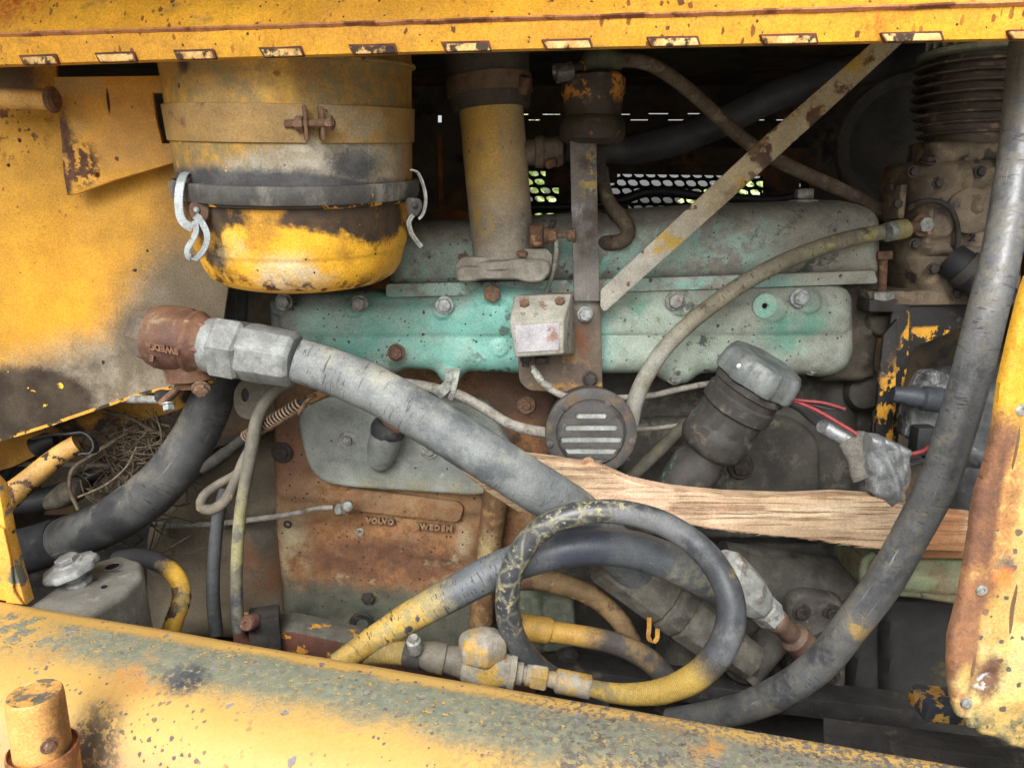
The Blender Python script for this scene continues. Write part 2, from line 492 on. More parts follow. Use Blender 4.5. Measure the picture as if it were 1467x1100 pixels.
def mat(name, base, layers=(), rough=.6, metal=0., bump=((60, .0006), (300, .00025)), spec=.4, vary=.25, vs_=42):
    """base colour or (c1,c2,noise scale); layers (colour, mask, roughness, height in m[, metal])"""
    g = G(name)
    bs = g.n('ShaderNodeBsdfPrincipled'); out = g.n('ShaderNodeOutputMaterial'); g.L(bs.outputs[0], out.inputs[0])
    _off[0] += 1.9
    def col(c):
        if isinstance(c[0], tuple):
            mx = g.n('ShaderNodeMix', data_type='RGBA'); _off[0] += 1.3
            g.L(g.mapr(g.noise(c[2], 6, .65, .2, c[3] if len(c) > 3 else None, _off[0] % 91), .36, .64), mx.inputs[0])
            mx.inputs[6].default_value = c[0]; mx.inputs[7].default_value = c[1]; return mx.outputs[2]
        r = g.n('ShaderNodeRGB'); r.outputs[0].default_value = c; return r.outputs[0]
    cc = col(base); rr = rough; mm = metal; hh = None
    def mixf(a, b, f):
        x = g.n('ShaderNodeMix', data_type='FLOAT'); g.L(f, x.inputs[0]); g.val(x.inputs[2], a); g.val(x.inputs[3], b); return x.outputs[0]
    grit = g.math('MULTIPLY', g.math('SUBTRACT', g.noise(240, 8, .75, 0, None, (_off[0]*1.7) % 91), .5), 7.0)   # ragged, grainy edges to every stain
    for ly in layers:
        f = ly[1](g)
        if vary:
            f = g.math('ADD', f, g.math('MULTIPLY', grit, g.math('MULTIPLY', f, g.math('SUBTRACT', 1, f))))
            f = g.math('MINIMUM', g.math('MAXIMUM', f, 0), 1)
        mx = g.n('ShaderNodeMix', data_type='RGBA'); g.L(f, mx.inputs[0]); g.L(cc, mx.inputs[6]); g.L(col(ly[0]), mx.inputs[7]); cc = mx.outputs[2]
        if len(ly) > 2 and ly[2] is not None: rr = mixf(rr, ly[2], f)
        if len(ly) > 3 and ly[3]:
            t = g.math('MULTIPLY', f, ly[3]); hh = t if hh is None else g.math('ADD', hh, t)
        if len(ly) > 4: mm = mixf(mm, ly[4], f)
    if vary:   # fine grain of dust and wear in value
        nz = g.noise(vs_*8, 5, .7, 0, None, _off[0] % 91); nz2 = g.noise(vs_*.5, 5, .6, 0, None, (_off[0]+9) % 91)
        k = g.math('ADD', g.mapr(nz, .3, .7, 1-vary, 1+vary, False), g.mapr(nz2, .3, .7, -vary*.7, vary*.7, False))
        k = g.math('MULTIPLY', k, g.mapr(g.noise(620, 3, .6, 0, None, (_off[0]+5) % 91), .36, .46, 1-vary*1.1, 1, True))
        hsv = g.n('ShaderNodeHueSaturation'); g.L(cc, hsv.inputs['Color']); g.L(k, hsv.inputs['Value']); cc = hsv.outputs[0]
        rr = g.math('ADD', rr, g.mapr(nz, .3, .7, -.08, .08, False))
    for (sc, am) in bump:
        t = g.math('MULTIPLY', g.noise(sc, 4, .6, 0, None, _off[0] % 91), am); hh = t if hh is None else g.math('ADD', hh, t)
    g.L(cc, bs.inputs['Base Color']); g.val(bs.inputs['Roughness'], rr); g.val(bs.inputs['Metallic'], mm)
    bs.inputs['Specular IOR Level'].default_value = spec
    if hh is not None:
        b = g.n('ShaderNodeBump'); b.inputs['Distance'].default_value = 1; b.inputs['Strength'].default_value = 1; g.L(hh, b.inputs['Height']); g.L(b.outputs[0], bs.inputs['Normal'])
    return g.m
# shared colours
YEL = C(238, 172, 30, .85); YEL2 = C(224, 158, 42, .8); FADE = C(232, 178, 96, .85)
RUST = C(112, 74, 48, 1.); RUSTD = C(74, 52, 42, 1.); RUSTO = C(176, 92, 36, 1.)
DUST = C(150, 142, 124, 1.); GRIME = C(58, 54, 50, 1.); BLK = C(34, 34, 36, 1.)
rust_l = lambda sc=30, lo=.58, hi=.66: ((RUST, RUSTD, 60), Nz(sc, lo, hi), .9, .0003)
M_zinc = mat('zinc bolt', (C(176, 180, 180), C(140, 144, 142), 120), [(C(120, 104, 84), Nz(160, .56, .7), .8)], rough=.45, metal=.45)
M_zincdust = mat('dusty zinc', (C(165, 166, 160), C(125, 128, 122), 90), [(C(120, 108, 88), Nz(80, .5, .7), .85)], rough=.6, metal=.25)
M_rustbolt = mat('rusted bolt', (C(128, 98, 76), C(96, 72, 56), 200), [(C(190, 170, 150), Nz(240, .62, .7), .7)], rough=.85)
M_darkbolt = mat('oily bolt', (C(70, 62, 56), C(48, 42, 38), 120), rough=.6)
M_rust = mat('rust', ((C(118, 88, 66)), C(84, 62, 50), 40), [(C(176, 140, 90), Nz(50, .6, .72), .9)], rough=.9, bump=((90, .0012), (400, .0004)))
M_darkmetal = mat('dark oily metal', (C(64, 60, 56), C(42, 40, 38), 22), [(C(104, 96, 84), Nz(40, .56, .72), .9)], rough=.75, bump=((80, .001), (300, .0004)))
M_dark = mat('bay paint in grime', (C(52, 46, 40), C(34, 30, 28), 9), [(C(78, 58, 34), Nz(6, .5, .7), .8)], rough=.9)
M_rubber = mat('perished rubber', (C(70, 72, 74), C(52, 53, 55), 25), [(C(104, 104, 100), Nz(30, .55, .75), .9)], rough=.75)
M_rubberdk = mat('dark rubber', (C(40, 41, 44), C(28, 29, 31), 25), [(C(80, 78, 72), Nz(40, .6, .8), .9)], rough=.6)
M_wirewhite = mat('pale dusty cable', (C(158, 152, 144), C(128, 122, 112), 70), [(C(100, 92, 80), Nz(60, .55, .7), .9)], rough=.8)
# ================================================================ ground, outside, bay
m_grass = mat('pale gravel yard', (C(176, 172, 162), C(150, 146, 136), 3), [(C(110, 150, 70), Grad((0, 4.2, 0), (0, 4.8, 0), .8, 2), .9)], rough=.95, bump=((40, .02),))
gm = M(); gm.add([(-60, -60, 0), (60, -60, 0), (60, 60, 0), (-60, 60, 0)], [(0, 1, 2, 3)])
solo('ground', gm, m_grass, kind='structure')
# a leafy hedge far behind the machine, leaf colour paled for the daylight glare through the far grille
m_leaf = mat('hedge leaf', (C(222, 230, 176), C(196, 216, 140), 6), rough=.6, bump=())
hm = M(); rnd = random.Random(3)
for i in range(7000):
    x = rnd.uniform(-1.5, 3.2); z = rnd.uniform(1.2, 2.6); y = 6.5+rnd.uniform(-.4, .4)+.3*math.sin(x*2)
    if mnoise.noise(Vector((x*1.3, z*1.6, 4))) < .06+.3*(z-2.0): continue
    s_ = rnd.uniform(.04, .08); q = Quaternion((rnd.uniform(-1, 1), rnd.uniform(-1, 1), rnd.uniform(-1, 1)), rnd.uniform(0, 3))
    hm.add([Vector((x, y, z))+q@Vector(v)*s_ for v in ((-1, 0, 0), (0, .45, .1), (1, 0, 0), (0, -.45, .1))], [(0, 1, 2, 3)])
solo('hedge', hm, m_leaf, 'light green leafy hedge outside beyond the far grille', 'hedge', kind='stuff')

# engine bay shell: roof, floor pan, end walls, far wall
m_bay = mat('bay paint in grime', (C(104, 90, 70), C(72, 66, 60), 7), [(C(150, 96, 34), Nz(5, .52, .7), .8), (C(50, 48, 46), Nz(9, .55, .7), .9)], rough=.85)
m_bayd = mat('oily belly pan', (C(62, 59, 56), C(44, 43, 42), 9), [(C(96, 88, 76), Nz(22, .58, .72), .9)], rough=.8, bump=((40, .004), (200, .001)))
roof = M(); HL = P(-260, 100, .97); HR = P(1740, 48, .76)
roof.box(((0), 1.56, 2.03), 3.4, 1.9, .02)
solo('bay_roof', roof, m_bay, 'dark underside of the hood above the engine', 'roof panel')
pan = M().box((0, 1.55, .62), 3.4, 1.8, .02)
solo('belly_pan', pan, m_bayd, 'dark oily pan under the engine', 'belly pan')
solo('bay_end_wall', M().box((-1.62, 1.55, 1.3), .02, 1.8, 1.5), m_bay, 'shaded end wall of the bay at the left', 'bay wall')
solo('bay_end_wall', M().box((1.62, 1.55, 1.3), .02, 1.8, 1.5), m_bay, 'shaded end wall of the bay at the right', 'bay wall')
YW = 2.40
T = thing('far_side_panel', 'dark far side panel with slit louvers and a cut-out behind the engine', 'side panel', (0, YW, .62))
slits = []
for (a, b, y) in ((745, 757, 164), (777, 803, 164), (830, 855, 164), (889, 903, 164), (929, 958, 163), (985, 1013, 163), (1040, 1062, 163),
                  (757, 774, 172), (806, 830, 172), (903, 929, 172), (957, 984, 172), (1012, 1032, 172), (1082, 1096, 172), (1112, 1140, 172)):
    slits.append([(a, y-1.1), (b, y-1.1), (b, y+1.1), (a, y+1.1)])
slits.append([(627, 165), (633, 165), (633, 176), (627, 176)])
win = [[(752, 245), (782, 245), (782, 264), (801, 266), (801, 330), (752, 330)],
       [(884, 249), (1094, 252), (1094, 330), (900, 330), (900, 292), (869, 276), (869, 262), (884, 262)],
       [(1146, 252), (1160, 260), (1166, 330), (1140, 330)]]
part('sheet', plate([(-1100, -120), (2600, -120), (2600, 1400), (-1100, 1400)], YW, .006, .001, holes=slits+win), m_bay, T)
# expanded metal grille: strands of a diamond mesh, joined (openings under 15 px)
m_grl = mat('grille black', C(30, 29, 28), rough=.7)
g_ = M(); s0 = S(950, 280, YW+.03); o0 = P(735, 235, YW+.03); o1 = P(1180, 335, YW+.03)
pw, ph = 22.0*s0, 13.4*s0
nx_ = int((o1.x-o0.x)/pw)+2; nz_ = int((o0.z-o1.z)/ph*2)+2
def strand(a, b, th, yoff=0):
    d = (b-a).normalized(); n = Vector((-d.z, 0, d.x))*th/2; y = Vector((0, .0022, 0))
    vs_ = [a-n-y, a+n-y, b+n-y, b-n-y, a-n+y, a+n+y, b+n+y, b-n+y]
    g_.add(vs_, [(0, 1, 2, 3), (4, 7, 6, 5), (0, 4, 5, 1), (2, 6, 7, 3), (1, 5, 6, 2), (0, 3, 7, 4)])
for j in range(0):
    for i in range(nx_):
        x = o0.x+(i+.5*(j % 2))*pw; z = o0.z-j*ph/2; y = YW+.03
        c = Vector((x, y, z))
        # slanted lens shaped openings: flatter strand one way, steeper the other
        strand(c+Vector((-pw*.12, 0, 0)), c+Vector((pw*.5+pw*.12, 0, -ph*.5)), 5.2*s0)
        strand(c+Vector((-pw*.02, 0, 0)), c+Vector((-pw*.5-pw*.12+pw*.14, 0, -ph*.5)), 4.0*s0)
lens = [(-7.4, -3.2), (-3, -4.6), (3, -4.3), (7, -1), (7.5, 2.8), (3, 4.3), (-3, 3.6), (-6.9, .2)]
gh = []
for j in range(8):
    for i in range(24):
        x = 748+16.7*(i+.5*(j % 2)); y = 250+12.2*j+.01*(x-900)
        if 805 < x < 862: continue
        gh.append([(x+u*.97, y+v) for u, v in lens])
part('grille_mesh', plate([(738, 236), (1170, 236), (1170, 350), (738, 350)], YW+.03, .003, .0004, holes=gh), m_grl, T, kind='stuff')
m_baryel = mat('shaded orange paint', (C(190, 118, 40), C(140, 84, 34), 12), [(GRIME, Nz(14, .56, .66), .9)], rough=.7)
part('stiffener', M().box(P(1000, 225, YW-.03), .72, .03, .05), m_bay, T)
solo('orange_strut', M().box((P(630, 205, 2.2)+P(633, 288, 2.2))/2, .013, .02, .20).bevel(.002), m_baryel, 'narrow orange upright strut far back between the air cleaner and the pipe', 'strut')
solo('orange_bracket', plate([(636, 318), (640, 303), (655, 300), (671, 306), (671, 322)], 1.9, .02, .002, rnd=5), m_baryel, 'small orange bracket end peeping over the green cover beside the intake pipe', 'bracket')

# ================================================================ hood panel above
def hoodlayers(dark):
    return [(C(214, 152, 40, .9), Nz(4, .45, .7, dist=1.0, stretch=(1, 1, 2.2)), .5),
            (C(150, 116, 60), Mul(Nz(16, .54, .7, stretch=(1, 1, 1.6)), Nz(5, .4, .65)), .75),
            ((RUST, C(120, 80, 50), 90), Spots(75, .30, .26, stretch=(1, 1, .6)), .9, -.0002), (C(140, 84, 40), Mul(Spots(120, .40, .6, stretch=(1.2, 1, .5)), Nz(4, .4, .6)), .8),
            (C(92, 62, 44), Spots(150, .30, .22), .9),
            (C(180, 80, 30), Mul(Nz(9, .6, .72, stretch=(1.0, 1, .35)), Nz(60, .3, .6)), .7)]
m_hood = mat('faded yellow hood paint', (C(244, 178, 8, .88), C(236, 166, 6, .86), 6), hoodlayers(0), rough=.55, spec=.22, bump=((8, .003), (50, .0005)))
m_seam = mat('rusty folded seam', (C(176, 116, 84), C(206, 140, 80), 30), [(C(120, 70, 50), Nz(24, .5, .62), .9)], rough=.8)
m_tab = mat('worn tab', (C(226, 190, 120), C(206, 150, 70), 60), [(C(70, 56, 44), Nz(70, .5, .58), .9), (C(60, 44, 40), Nz(14, .56, .66), .9)], rough=.7)
m_tabrim = mat('rusty slot rim', (C(112, 64, 44), C(80, 50, 40), 60), rough=.85)
def hp(x, dy=0, dY=0):
    t = x/1467.0; y = 95-38*t; Y = .96-.18*t
    y -= 3.5*math.sin(math.pi*min(1, max(0, t)))
    return P(x, y+dy, Y+dY)
def crease_y(x): t = x/1467.0; return 50-45*t-(95-38*t-3.5*math.sin(math.pi*min(1, max(0, t))))
T = thing('hood_panel', 'faded yellow hood panel with a row of worn slots along its lower lip', 'hood panel', P(733, 80, .87))
xs = list(range(-60, 1541, 40))
sec = lambda x: [hp(x, 0, .30)+Vector((0, 0, .03)), hp(x, 2, .02), hp(x, 0, .001), hp(x, -2, -.003), hp(x, crease_y(x)*.5, -.006), hp(x, crease_y(x), -.008),
                 hp(x, crease_y(x)-40, .010), hp(x, crease_y(x)-110, .05), hp(x, crease_y(x)-190, .12), hp(x, crease_y(x)-240, .3), hp(x, crease_y(x)-330, 1.3)]
mm = M(); rows = [sec(x) for x in xs]; n_ = len(rows[0])
mm.add([v for r in rows for v in r], [(i*n_+j, i*n_+j+1, (i+1)*n_+j+1, (i+1)*n_+j) for i in range(len(xs)-1) for j in range(n_-1)])
part('sheet', mm, m_hood, T, smooth=25)
pts = [hp(x, crease_y(x), -.0095) for x in range(-50, 1531, 12)]
sm = M().sweep(pts, [(-.0024, -.001), (-.001, -.0018), (.001, -.0018), (.0024, .001), (0, .003)], wdir=(0, 0, 1))
sm.rough(.0008, 40); part('folded_seam', sm, m_seam, T)
for (x0, x1) in ((28, 82), (136, 194), (249, 308), (372, 434), (500, 568), (633, 703), (777, 848), (928, 1003), (1090, 1172), (1264, 1352), (1446, 1500)):
    def quad(e, f, dY, th):
        mp = M(); a = [hp(x0-e, -13-f, dY), hp(x1-4+e, -13-f, dY), hp(x1+e, -1+f*.3, dY), hp(x0+7-e, -1+f*.3, dY)]
        b = [v+Vector((0, th, 0)) for v in a]
        mp.add(a+b, [(0, 1, 2, 3), (7, 6, 5, 4), (0, 4, 5, 1), (1, 5, 6, 2), (2, 6, 7, 3), (3, 7, 4, 0)]); return mp
    rim = part('slot_rim', quad(1.6, 2, -.0085, .006).bevel(.0006).subdiv(1).rough(.0006, 90), m_tabrim, T)
    part('slot_tab', quad(-1.2, -1.0, -.0112, .004).bevel(.001), m_tab, T)

# ================================================================ left side wall
YL = 1.18
wy = lambda x, y: P(x, y, YL)
m_wall = mat('dirty yellow wall paint', (C(236, 172, 30, .74), C(220, 160, 38, .72), 5), [
    (C(244, 172, 8, .80), Blob(wy(95, 430), .07, .07, .05, 6, (1, 1, .6)), .4),
    (C(168, 146, 100), Mul(Nz(7, .42, .6), Grad(wy(100, 400), wy(100, 560))), .8),
    ((C(132, 124, 110), C(110, 102, 90), 30), Blob(wy(265, 470), .10, .06, .05, 9), .9),
    ((C(146, 136, 118), C(112, 100, 84), 26), Grad(wy(100, 455), wy(125, 520), .035, 10), .9),
    ((C(76, 66, 54), C(58, 48, 40), 26), Blob(wy(40, 585), .085, .012, .03, 14, (.75, 1, 1.2)), .9, .0003),
    (C(244, 190, 20), Mul(Blob(wy(60, 600), .15, .02, .0), Nz(34, .66, .68)), .5),
    (C(104, 92, 74), Blob(wy(205, 480), .045, .02, .015, 9), .9),
    (C(108, 96, 78), Blob(wy(306, 410), .10, .05, .04), .8), (C(150, 110, 50), Blob(wy(285, 290), .06, .05, .03), .7),
    (C(92, 74, 52), Blob(wy(20, 108), .045, .025, .03), .8),
    ((RUST, RUSTD, 50), Mul(Blob(wy(15, 170), .05, .03, .03), Nz(46, .54, .6)), .9, .0003),
    (RUST, Mul(Blob(wy(60, 230), .09, .05, .04), Spots(110, .4, .45)), .9),
    ((C(60, 44, 36)), Mul(Spots(45, .22, .22)), .9, -.0002),
    (C(60, 60, 64), Mul(Blob(wy(150, 445), .05, .03, .0), Spots(60, .35, .25, stretch=(1, 1, .4))), .8)], rough=.6, spec=.25, bump=((7, .003), (120, .0002)))
T = thing('side_wall', 'dirty yellow steel side wall left of the air cleaner', 'side wall', wy(150, 600))
wl = [(-160, 40), (76, 60), (80, 117), (330, 117), (330, 380), (306, 545), (260, 552), (212, 561), (130, 588), (60, 612), (0, 630), (-160, 690)]
part('plate', plate(wl, YL, .006, .002, holes=[[(200, 124), (262, 124), (262, 216), (206, 216)]]), m_wall, T)
edge = [wy(x, y)+Vector((0, -.001, 0)) for x, y in ((-160, 690), (0, 630), (60, 612), (130, 588), (212, 561), (262, 552), (306, 546))]
m_edge = mat('chipped yellow edge', (C(220, 160, 30), C(190, 140, 40), 30), [(C(58, 50, 42), Nz(40, .5, .54), .9)], rough=.6)
part('edge', M().sweep(edge, [(-.002, -.003), (.002, -.003), (.0025, .003), (-.0025, .003)], wdir=(0, 0, 1)), m_edge, T)
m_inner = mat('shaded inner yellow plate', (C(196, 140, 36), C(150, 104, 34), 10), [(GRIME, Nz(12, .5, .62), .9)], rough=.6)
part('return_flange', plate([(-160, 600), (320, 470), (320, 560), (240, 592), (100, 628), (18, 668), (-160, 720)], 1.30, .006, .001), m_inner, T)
yg = 1.145; wg = lambda x, y: P(x, y, yg)
m_gus = mat('yellow gusset paint', (C(238, 170, 30, .84), C(214, 154, 48, .8), 7), [
    (C(170, 146, 92), Nz(6, .5, .7), .7), ((RUST, RUSTD, 60), Mul(Blob(wg(112, 235), .035, .012, .02), Nz(60, .44, .52)), .9, .0003),
    ((RUSTD, C(104, 70, 50), 40), Max(Blob(wg(92, 190), .012, .006, .012, 40, (1, 1, .35)), Blob(wg(94, 262), .012, .006, .01, 30, (1.4, 1, .5))), .9),
    (RUST, Spots(60, .22, .25), .9), (C(60, 40, 30), Blob(wg(155, 145), .006, .002, .0, 9, (2.6, 1, .35)), .9)], rough=.5)
hole = circ(139, 251, 5)
notch = [(78, 112), (234, 110), (235, 131), (217, 132), (222, 170), (231, 207), (247, 207), (248, 232), (160, 258), (112, 276), (97, 278), (92, 250), (88, 190)]
G1 = part('gusset', plate(notch, yg, .008, .0015, holes=[hole]), m_gus, T)
m_hnd = mat('grab tube paint', (C(206, 158, 74), C(170, 130, 70), 20), [(C(110, 74, 50), Nz(30, .56, .66), .9), (C(120, 104, 78), Up(.2, .9), .8)], rough=.6)
T = thing('grab_tube', 'short yellow tube ending in a rusty collar on the left wall', 'tube', P(30, 150, 1.1))
a = P(-60, 138, 1.11); b = P(70, 143, 1.11); ax = (b-a).normalized()
part('tube', M().tube(crom([(a, .0145), (b, .0145)], .02)[0], [.0145]*9 if 0 else [.0145]*len(crom([(a, 1), (b, 1)], .02)[0]), 24), m_hnd, T)
part('collar', M().lathe(b, ax, [(.006, -.004), (.013, -.002), (.018, .003), (.0175, .008), (.012, .012), (.009, .010), (0, .010)], 28), M_rust, T)

# ================================================================ left door edge strip
yd = .93
m_dedge = mat('chipped yellow door edge', (C(240, 178, 44, .9), C(214, 156, 60), 10), [(C(110, 112, 100), Nz(22, .54, .6), .8, -.0003), (RUSTD, Nz(50, .6, .66), .9)], rough=.5)
T = thing('door_edge', 'narrow chipped yellow door edge at the left frame', 'door edge', P(10, 865, yd))
part('strip', plate([(-60, 640), (-4, 700), (8, 770), (20, 815), (34, 864), (0, 858), (-60, 850)], yd, .02, .002), m_dedge, T)
part('folded_lip', plate([(-6, 755), (3, 760), (12, 800), (17, 848), (28, 864), (10, 862), (3, 830), (-8, 800)], yd-.006, .005, .002), m_dedge, T)

# ================================================================ lower beam
zt = CAMZ-.50
BL = PZ(0, 856, zt); BR = PZ(1467, 1104, zt); bu = (BR-BL).normalized(); bn = Vector((bu.y, -bu.x, 0)).normalized()
if bn.y > 0: bn = -bn
secb = [(0, -.22), (0, -.02), (.002, -.006), (.008, -.001), (.016, 0), (.05, .0005), (.085, -.003), (.112, -.010), (.135, -.021), (.152, -.037), (.163, -.058), (.168, -.085), (.170, -.12), (.171, -.5)]
LB = BL-bu*.4; NB = 60; Lb = (BR-BL).length+1.0
mb = M(); rows = []
for i in range(NB+1):
    p = LB+bu*(Lb*i/NB); rows.append([p+bn*q+Vector((0, 0, z)) for q, z in secb])
n_ = len(secb)
mb.add([v for r in rows for v in r], [(i*n_+j, i*n_+j+1, (i+1)*n_+j+1, (i+1)*n_+j) for i in range(NB) for j in range(n_-1)])
mb.rough(.0012, 9, 1)
def onb(px, q=.06, z=0):   # a place on the beam's top, seen at column px
    def sx(t):
        p0 = BL+bu*t*.01+bn*q-CAM; return abs(p0.x/(p0.y*math.cos(PITCH)-p0.z*math.sin(PITCH))*F+733.5-px)
    best = min((sx(t), t) for t in range(-60, 150))
    return BL+bu*best[1]*.01+bn*q+Vector((0, 0, z))
ta = BL+bn*.125; 
def beamcoord(g, lo, hi, amp, ns, o):   # mask in the beam's own cross direction
    dt = g.n('ShaderNodeVectorMath', operation='DOT_PRODUCT'); g.L(g.pos, dt.inputs[0]); dt.inputs[1].default_value = tuple(bn)
    v = g.math('SUBTRACT', dt.outputs['Value'], bn.dot(BL))
    v = g.math('ADD', v, g.math('MULTIPLY', g.math('SUBTRACT', g.noise(ns, 8, .68, 0, None, o), .5), amp*2)); return g.mapr(v, lo, hi)
band_far = lambda g: beamcoord(g, .022, .036, .020, 16, 3)
band_near = lambda g: beamcoord(g, .118, .072, .040, 14, 8)
m_beam = mat('weathered yellow beam', (C(234, 188, 98, .70), C(226, 180, 92, .68), 5), [
    (C(242, 190, 70, .76), Nz(3, .5, .68), .38),
    (C(226, 176, 118, .70), Mul(lambda g: beamcoord(g, .146, .166, .006, 10, 5), Nz(5, .2, .5)), .5),
    ((C(108, 113, 98), C(128, 130, 108), 90), Mul(band_far, band_near, Nz(7, .18, .32), Nz(150, .32, .45), Max(Nz(46, .50, .58), Grad(onb(20), onb(150), .05, 9))), .95, .0006),
    (C(150, 140, 104), Mul(band_far, band_near, Nz(130, .56, .64)), .95),
    ((C(80, 84, 84), C(60, 62, 66), 40), Mul(Blob(onb(262, .085), .024, .014, .015, 30, (1, 1, 1)), Nz(130, .36, .5)), .9),
    ((C(104, 100, 94), C(86, 80, 74), 90), Mul(Grad(onb(600, .1), onb(900, .1), .1, 6), Nz(130, .50, .56), Nz(14, .34, .5)), .9, -.0003),
    ((C(120, 112, 100)), Mul(Grad(onb(700, .12), onb(1000, .12), .1, 6), Nz(190, .52, .56)), .9),
    ((C(118, 108, 106), C(140, 134, 134), 60), Spots(48, .30, .26), .8, -.0005),
    ((C(110, 92, 84)), Mul(Nz(5, .38, .55), Spots(150, .38, .6)), .85, -.0002),
    ((C(100, 84, 76)), Mul(Blob(onb(190, .17, -.07), .10, .06, .05), Spots(120, .42, .75)), .85, -.0002),
    ((C(84, 84, 80), C(100, 86, 70), 40), Mul(Blob(onb(118, .166, -.045), .036, .024, .022, 60, (1.3, 1, .7)), Nz(120, .44, .5)), .9, .0003),
    (C(110, 96, 70), Mul(Blob(onb(122, .17, -.12), .045, .02, .02, 40, (1.6, 1, .5)), Nz(60, .4, .6)), .9),
    ((C(128, 84, 64)), Mul(Blob(onb(690, .17, -.055), .035, .02, .0), Nz(46, .60, .64)), .9),
    (C(222, 162, 84, .72), Nz(9, .6, .72), .5)], rough=.42, spec=.5, bump=((9, .0025), (160, .00015)), vary=.08)
solo('frame_beam', mb, m_beam, 'weathered yellow frame beam with a grey grimy top running below the engine', 'beam', smooth=50)
# hinge post in front of the beam
T = thing('hinge_post', 'yellow capped hinge post standing before the beam at the lower left', 'hinge post', P(60, 1180, .60))
c = P(49, 992, .655); k = S(49, 992, .655); r = 37*k
m_post = mat('yellow post paint', (C(232, 174, 92, .9), C(218, 158, 76, .9), 14), [
    ((C(96, 92, 84), C(130, 118, 84), 60), Mul(Up(.7, .9), Nz(50, .47, .54)), .9, -.0004), (C(236, 204, 120, .9), Mul(Up(.7, .9), Nz(40, .55, .62)), .6),
    (C(120, 84, 50), Blob(c+Vector((r*1.15, 0, -.05)), .016, .012, .012, 40, (1, 1, .25)), .8), (C(122, 116, 118), Spots(40, .24, .2), .8)], rough=.5)
part('post', M().lathe(c+Vector((0, 0, -.125)), (0, 0, 1), [(r*1.25, -.15), (r*1.22, .052), (r*1.22, .055), (r*1.1, .056), (r*1.08, .057)], 48), m_post, T)
part('pin_cap', M().lathe(c+Vector((0, 0, -.07)), (0, 0, 1), [(r*1.02, 0), (r*1.0, .06), (r*.97, .068), (r*.92, .070), (0, .070)], 48), m_post, T)
part('collar', M().lathe(c+Vector((0, 0, -.070)), (0, 0, 1), [(r*1.04, 0), (r*1.24, -.002), (r*1.27, .002), (r*1.26, .008), (r*1.20, .009), (r*1.18, .004), (r*1.03, .004)], 48, caps=False), mat('rusty collar', (C(120, 74, 52), C(176, 120, 66), 50), rough=.85), T)
bolt(T, 84, 1038, .63, 8, M_rustbolt, washer=1.5, axis=(.75, -.6, 0), pos=c+Vector((r*.78, -r*.72, -.045)))
# ================================================================ air cleaner
YC = 1.16
top = P(414, 80, YC-.036); bot = P(440, 412, YC+.004); A = (bot-top).normalized(); k = S(420, 250, YC)*.945
H = (bot-top).length; px2h = H/332.0       # metres along the axis per pixel down from y=80
hh = lambda y: (y-80)*px2h
ac = lambda x, y: P(x, y, YC-.17)
T = thing('air_cleaner', 'big round yellow air cleaner with blackened bowl hanging under the hood', 'air cleaner', bot)
m_acb = mat('dusty yellow canister', (C(204, 150, 44, .72), C(182, 136, 56, .70), 7), [
    (C(196, 150, 40), Nz(9, .5, .7), .55),
    ((C(140, 120, 72, .9), C(128, 112, 78, .9), 30), Mul(Nz(8, .34, .6, stretch=(1, 1, .7)), Nz(60, .3, .6)), .8),
    ((C(168, 160, 146), C(150, 138, 112), 40), Mul(Grad(ac(400, 200), ac(410, 238), .03, 9), Blob(ac(430, 240), .14, .06, .04)), .9),
    ((C(62, 62, 62), C(84, 84, 84), 30), Max(Blob(ac(540, 236), .055, .02, .03, 16, (.9, 1, 1.5)), Grad(ac(400, 236), ac(400, 254), .012, 20)), .8),
    (C(244, 186, 30), Mul(Blob(ac(280, 240), .06, .02, .0), Nz(60, .6, .64)), .6),
    (C(96, 66, 44), Spots(60, .24, .28), .9), (C(60, 52, 48), Blob(ac(272, 92), .014, .004, .004), .9),
    (C(140, 90, 40), Nz(36, .64, .7), .9)], rough=.6, bump=((10, .0015), (150, .0002)))
prof = [(172, 70), (173, 86), (176, 90), (173, 96), (172, 110), (170, 205), (169, 248)]
part('housing', M().lathe(top, A, [(r_*k, hh(y)) for r_, y in [(150, 40), (172, 44)]+prof], 96), m_acb, T)
part('top_rim', M().lathe(top, A, [((174+5*math.cos(t))*k, hh(92)+4*k*math.sin(t)) for t in [i*math.pi/4 for i in range(9)]], 96, caps=False), m_acb, T)
m_strap = mat('clamp strap', (C(178, 140, 76, .8), C(156, 124, 72, .8), 12), [(C(116, 80, 54), Nz(26, .58, .7), .9), (C(150, 136, 108), Nz(10, .5, .66), .9), (RUST, Spots(40, .3, .2), .9)], rough=.65)
X0 = Vector((0, -1, 0)); gap = .050
sp_ = [(174.0*k, hh(148)), (175.5*k, hh(149)), (173.5*k, hh(194)), (172*k, hh(195)), (170*k, hh(195)), (171*k, hh(148))]
R_ = (X0 - A*X0.dot(A)).normalized()
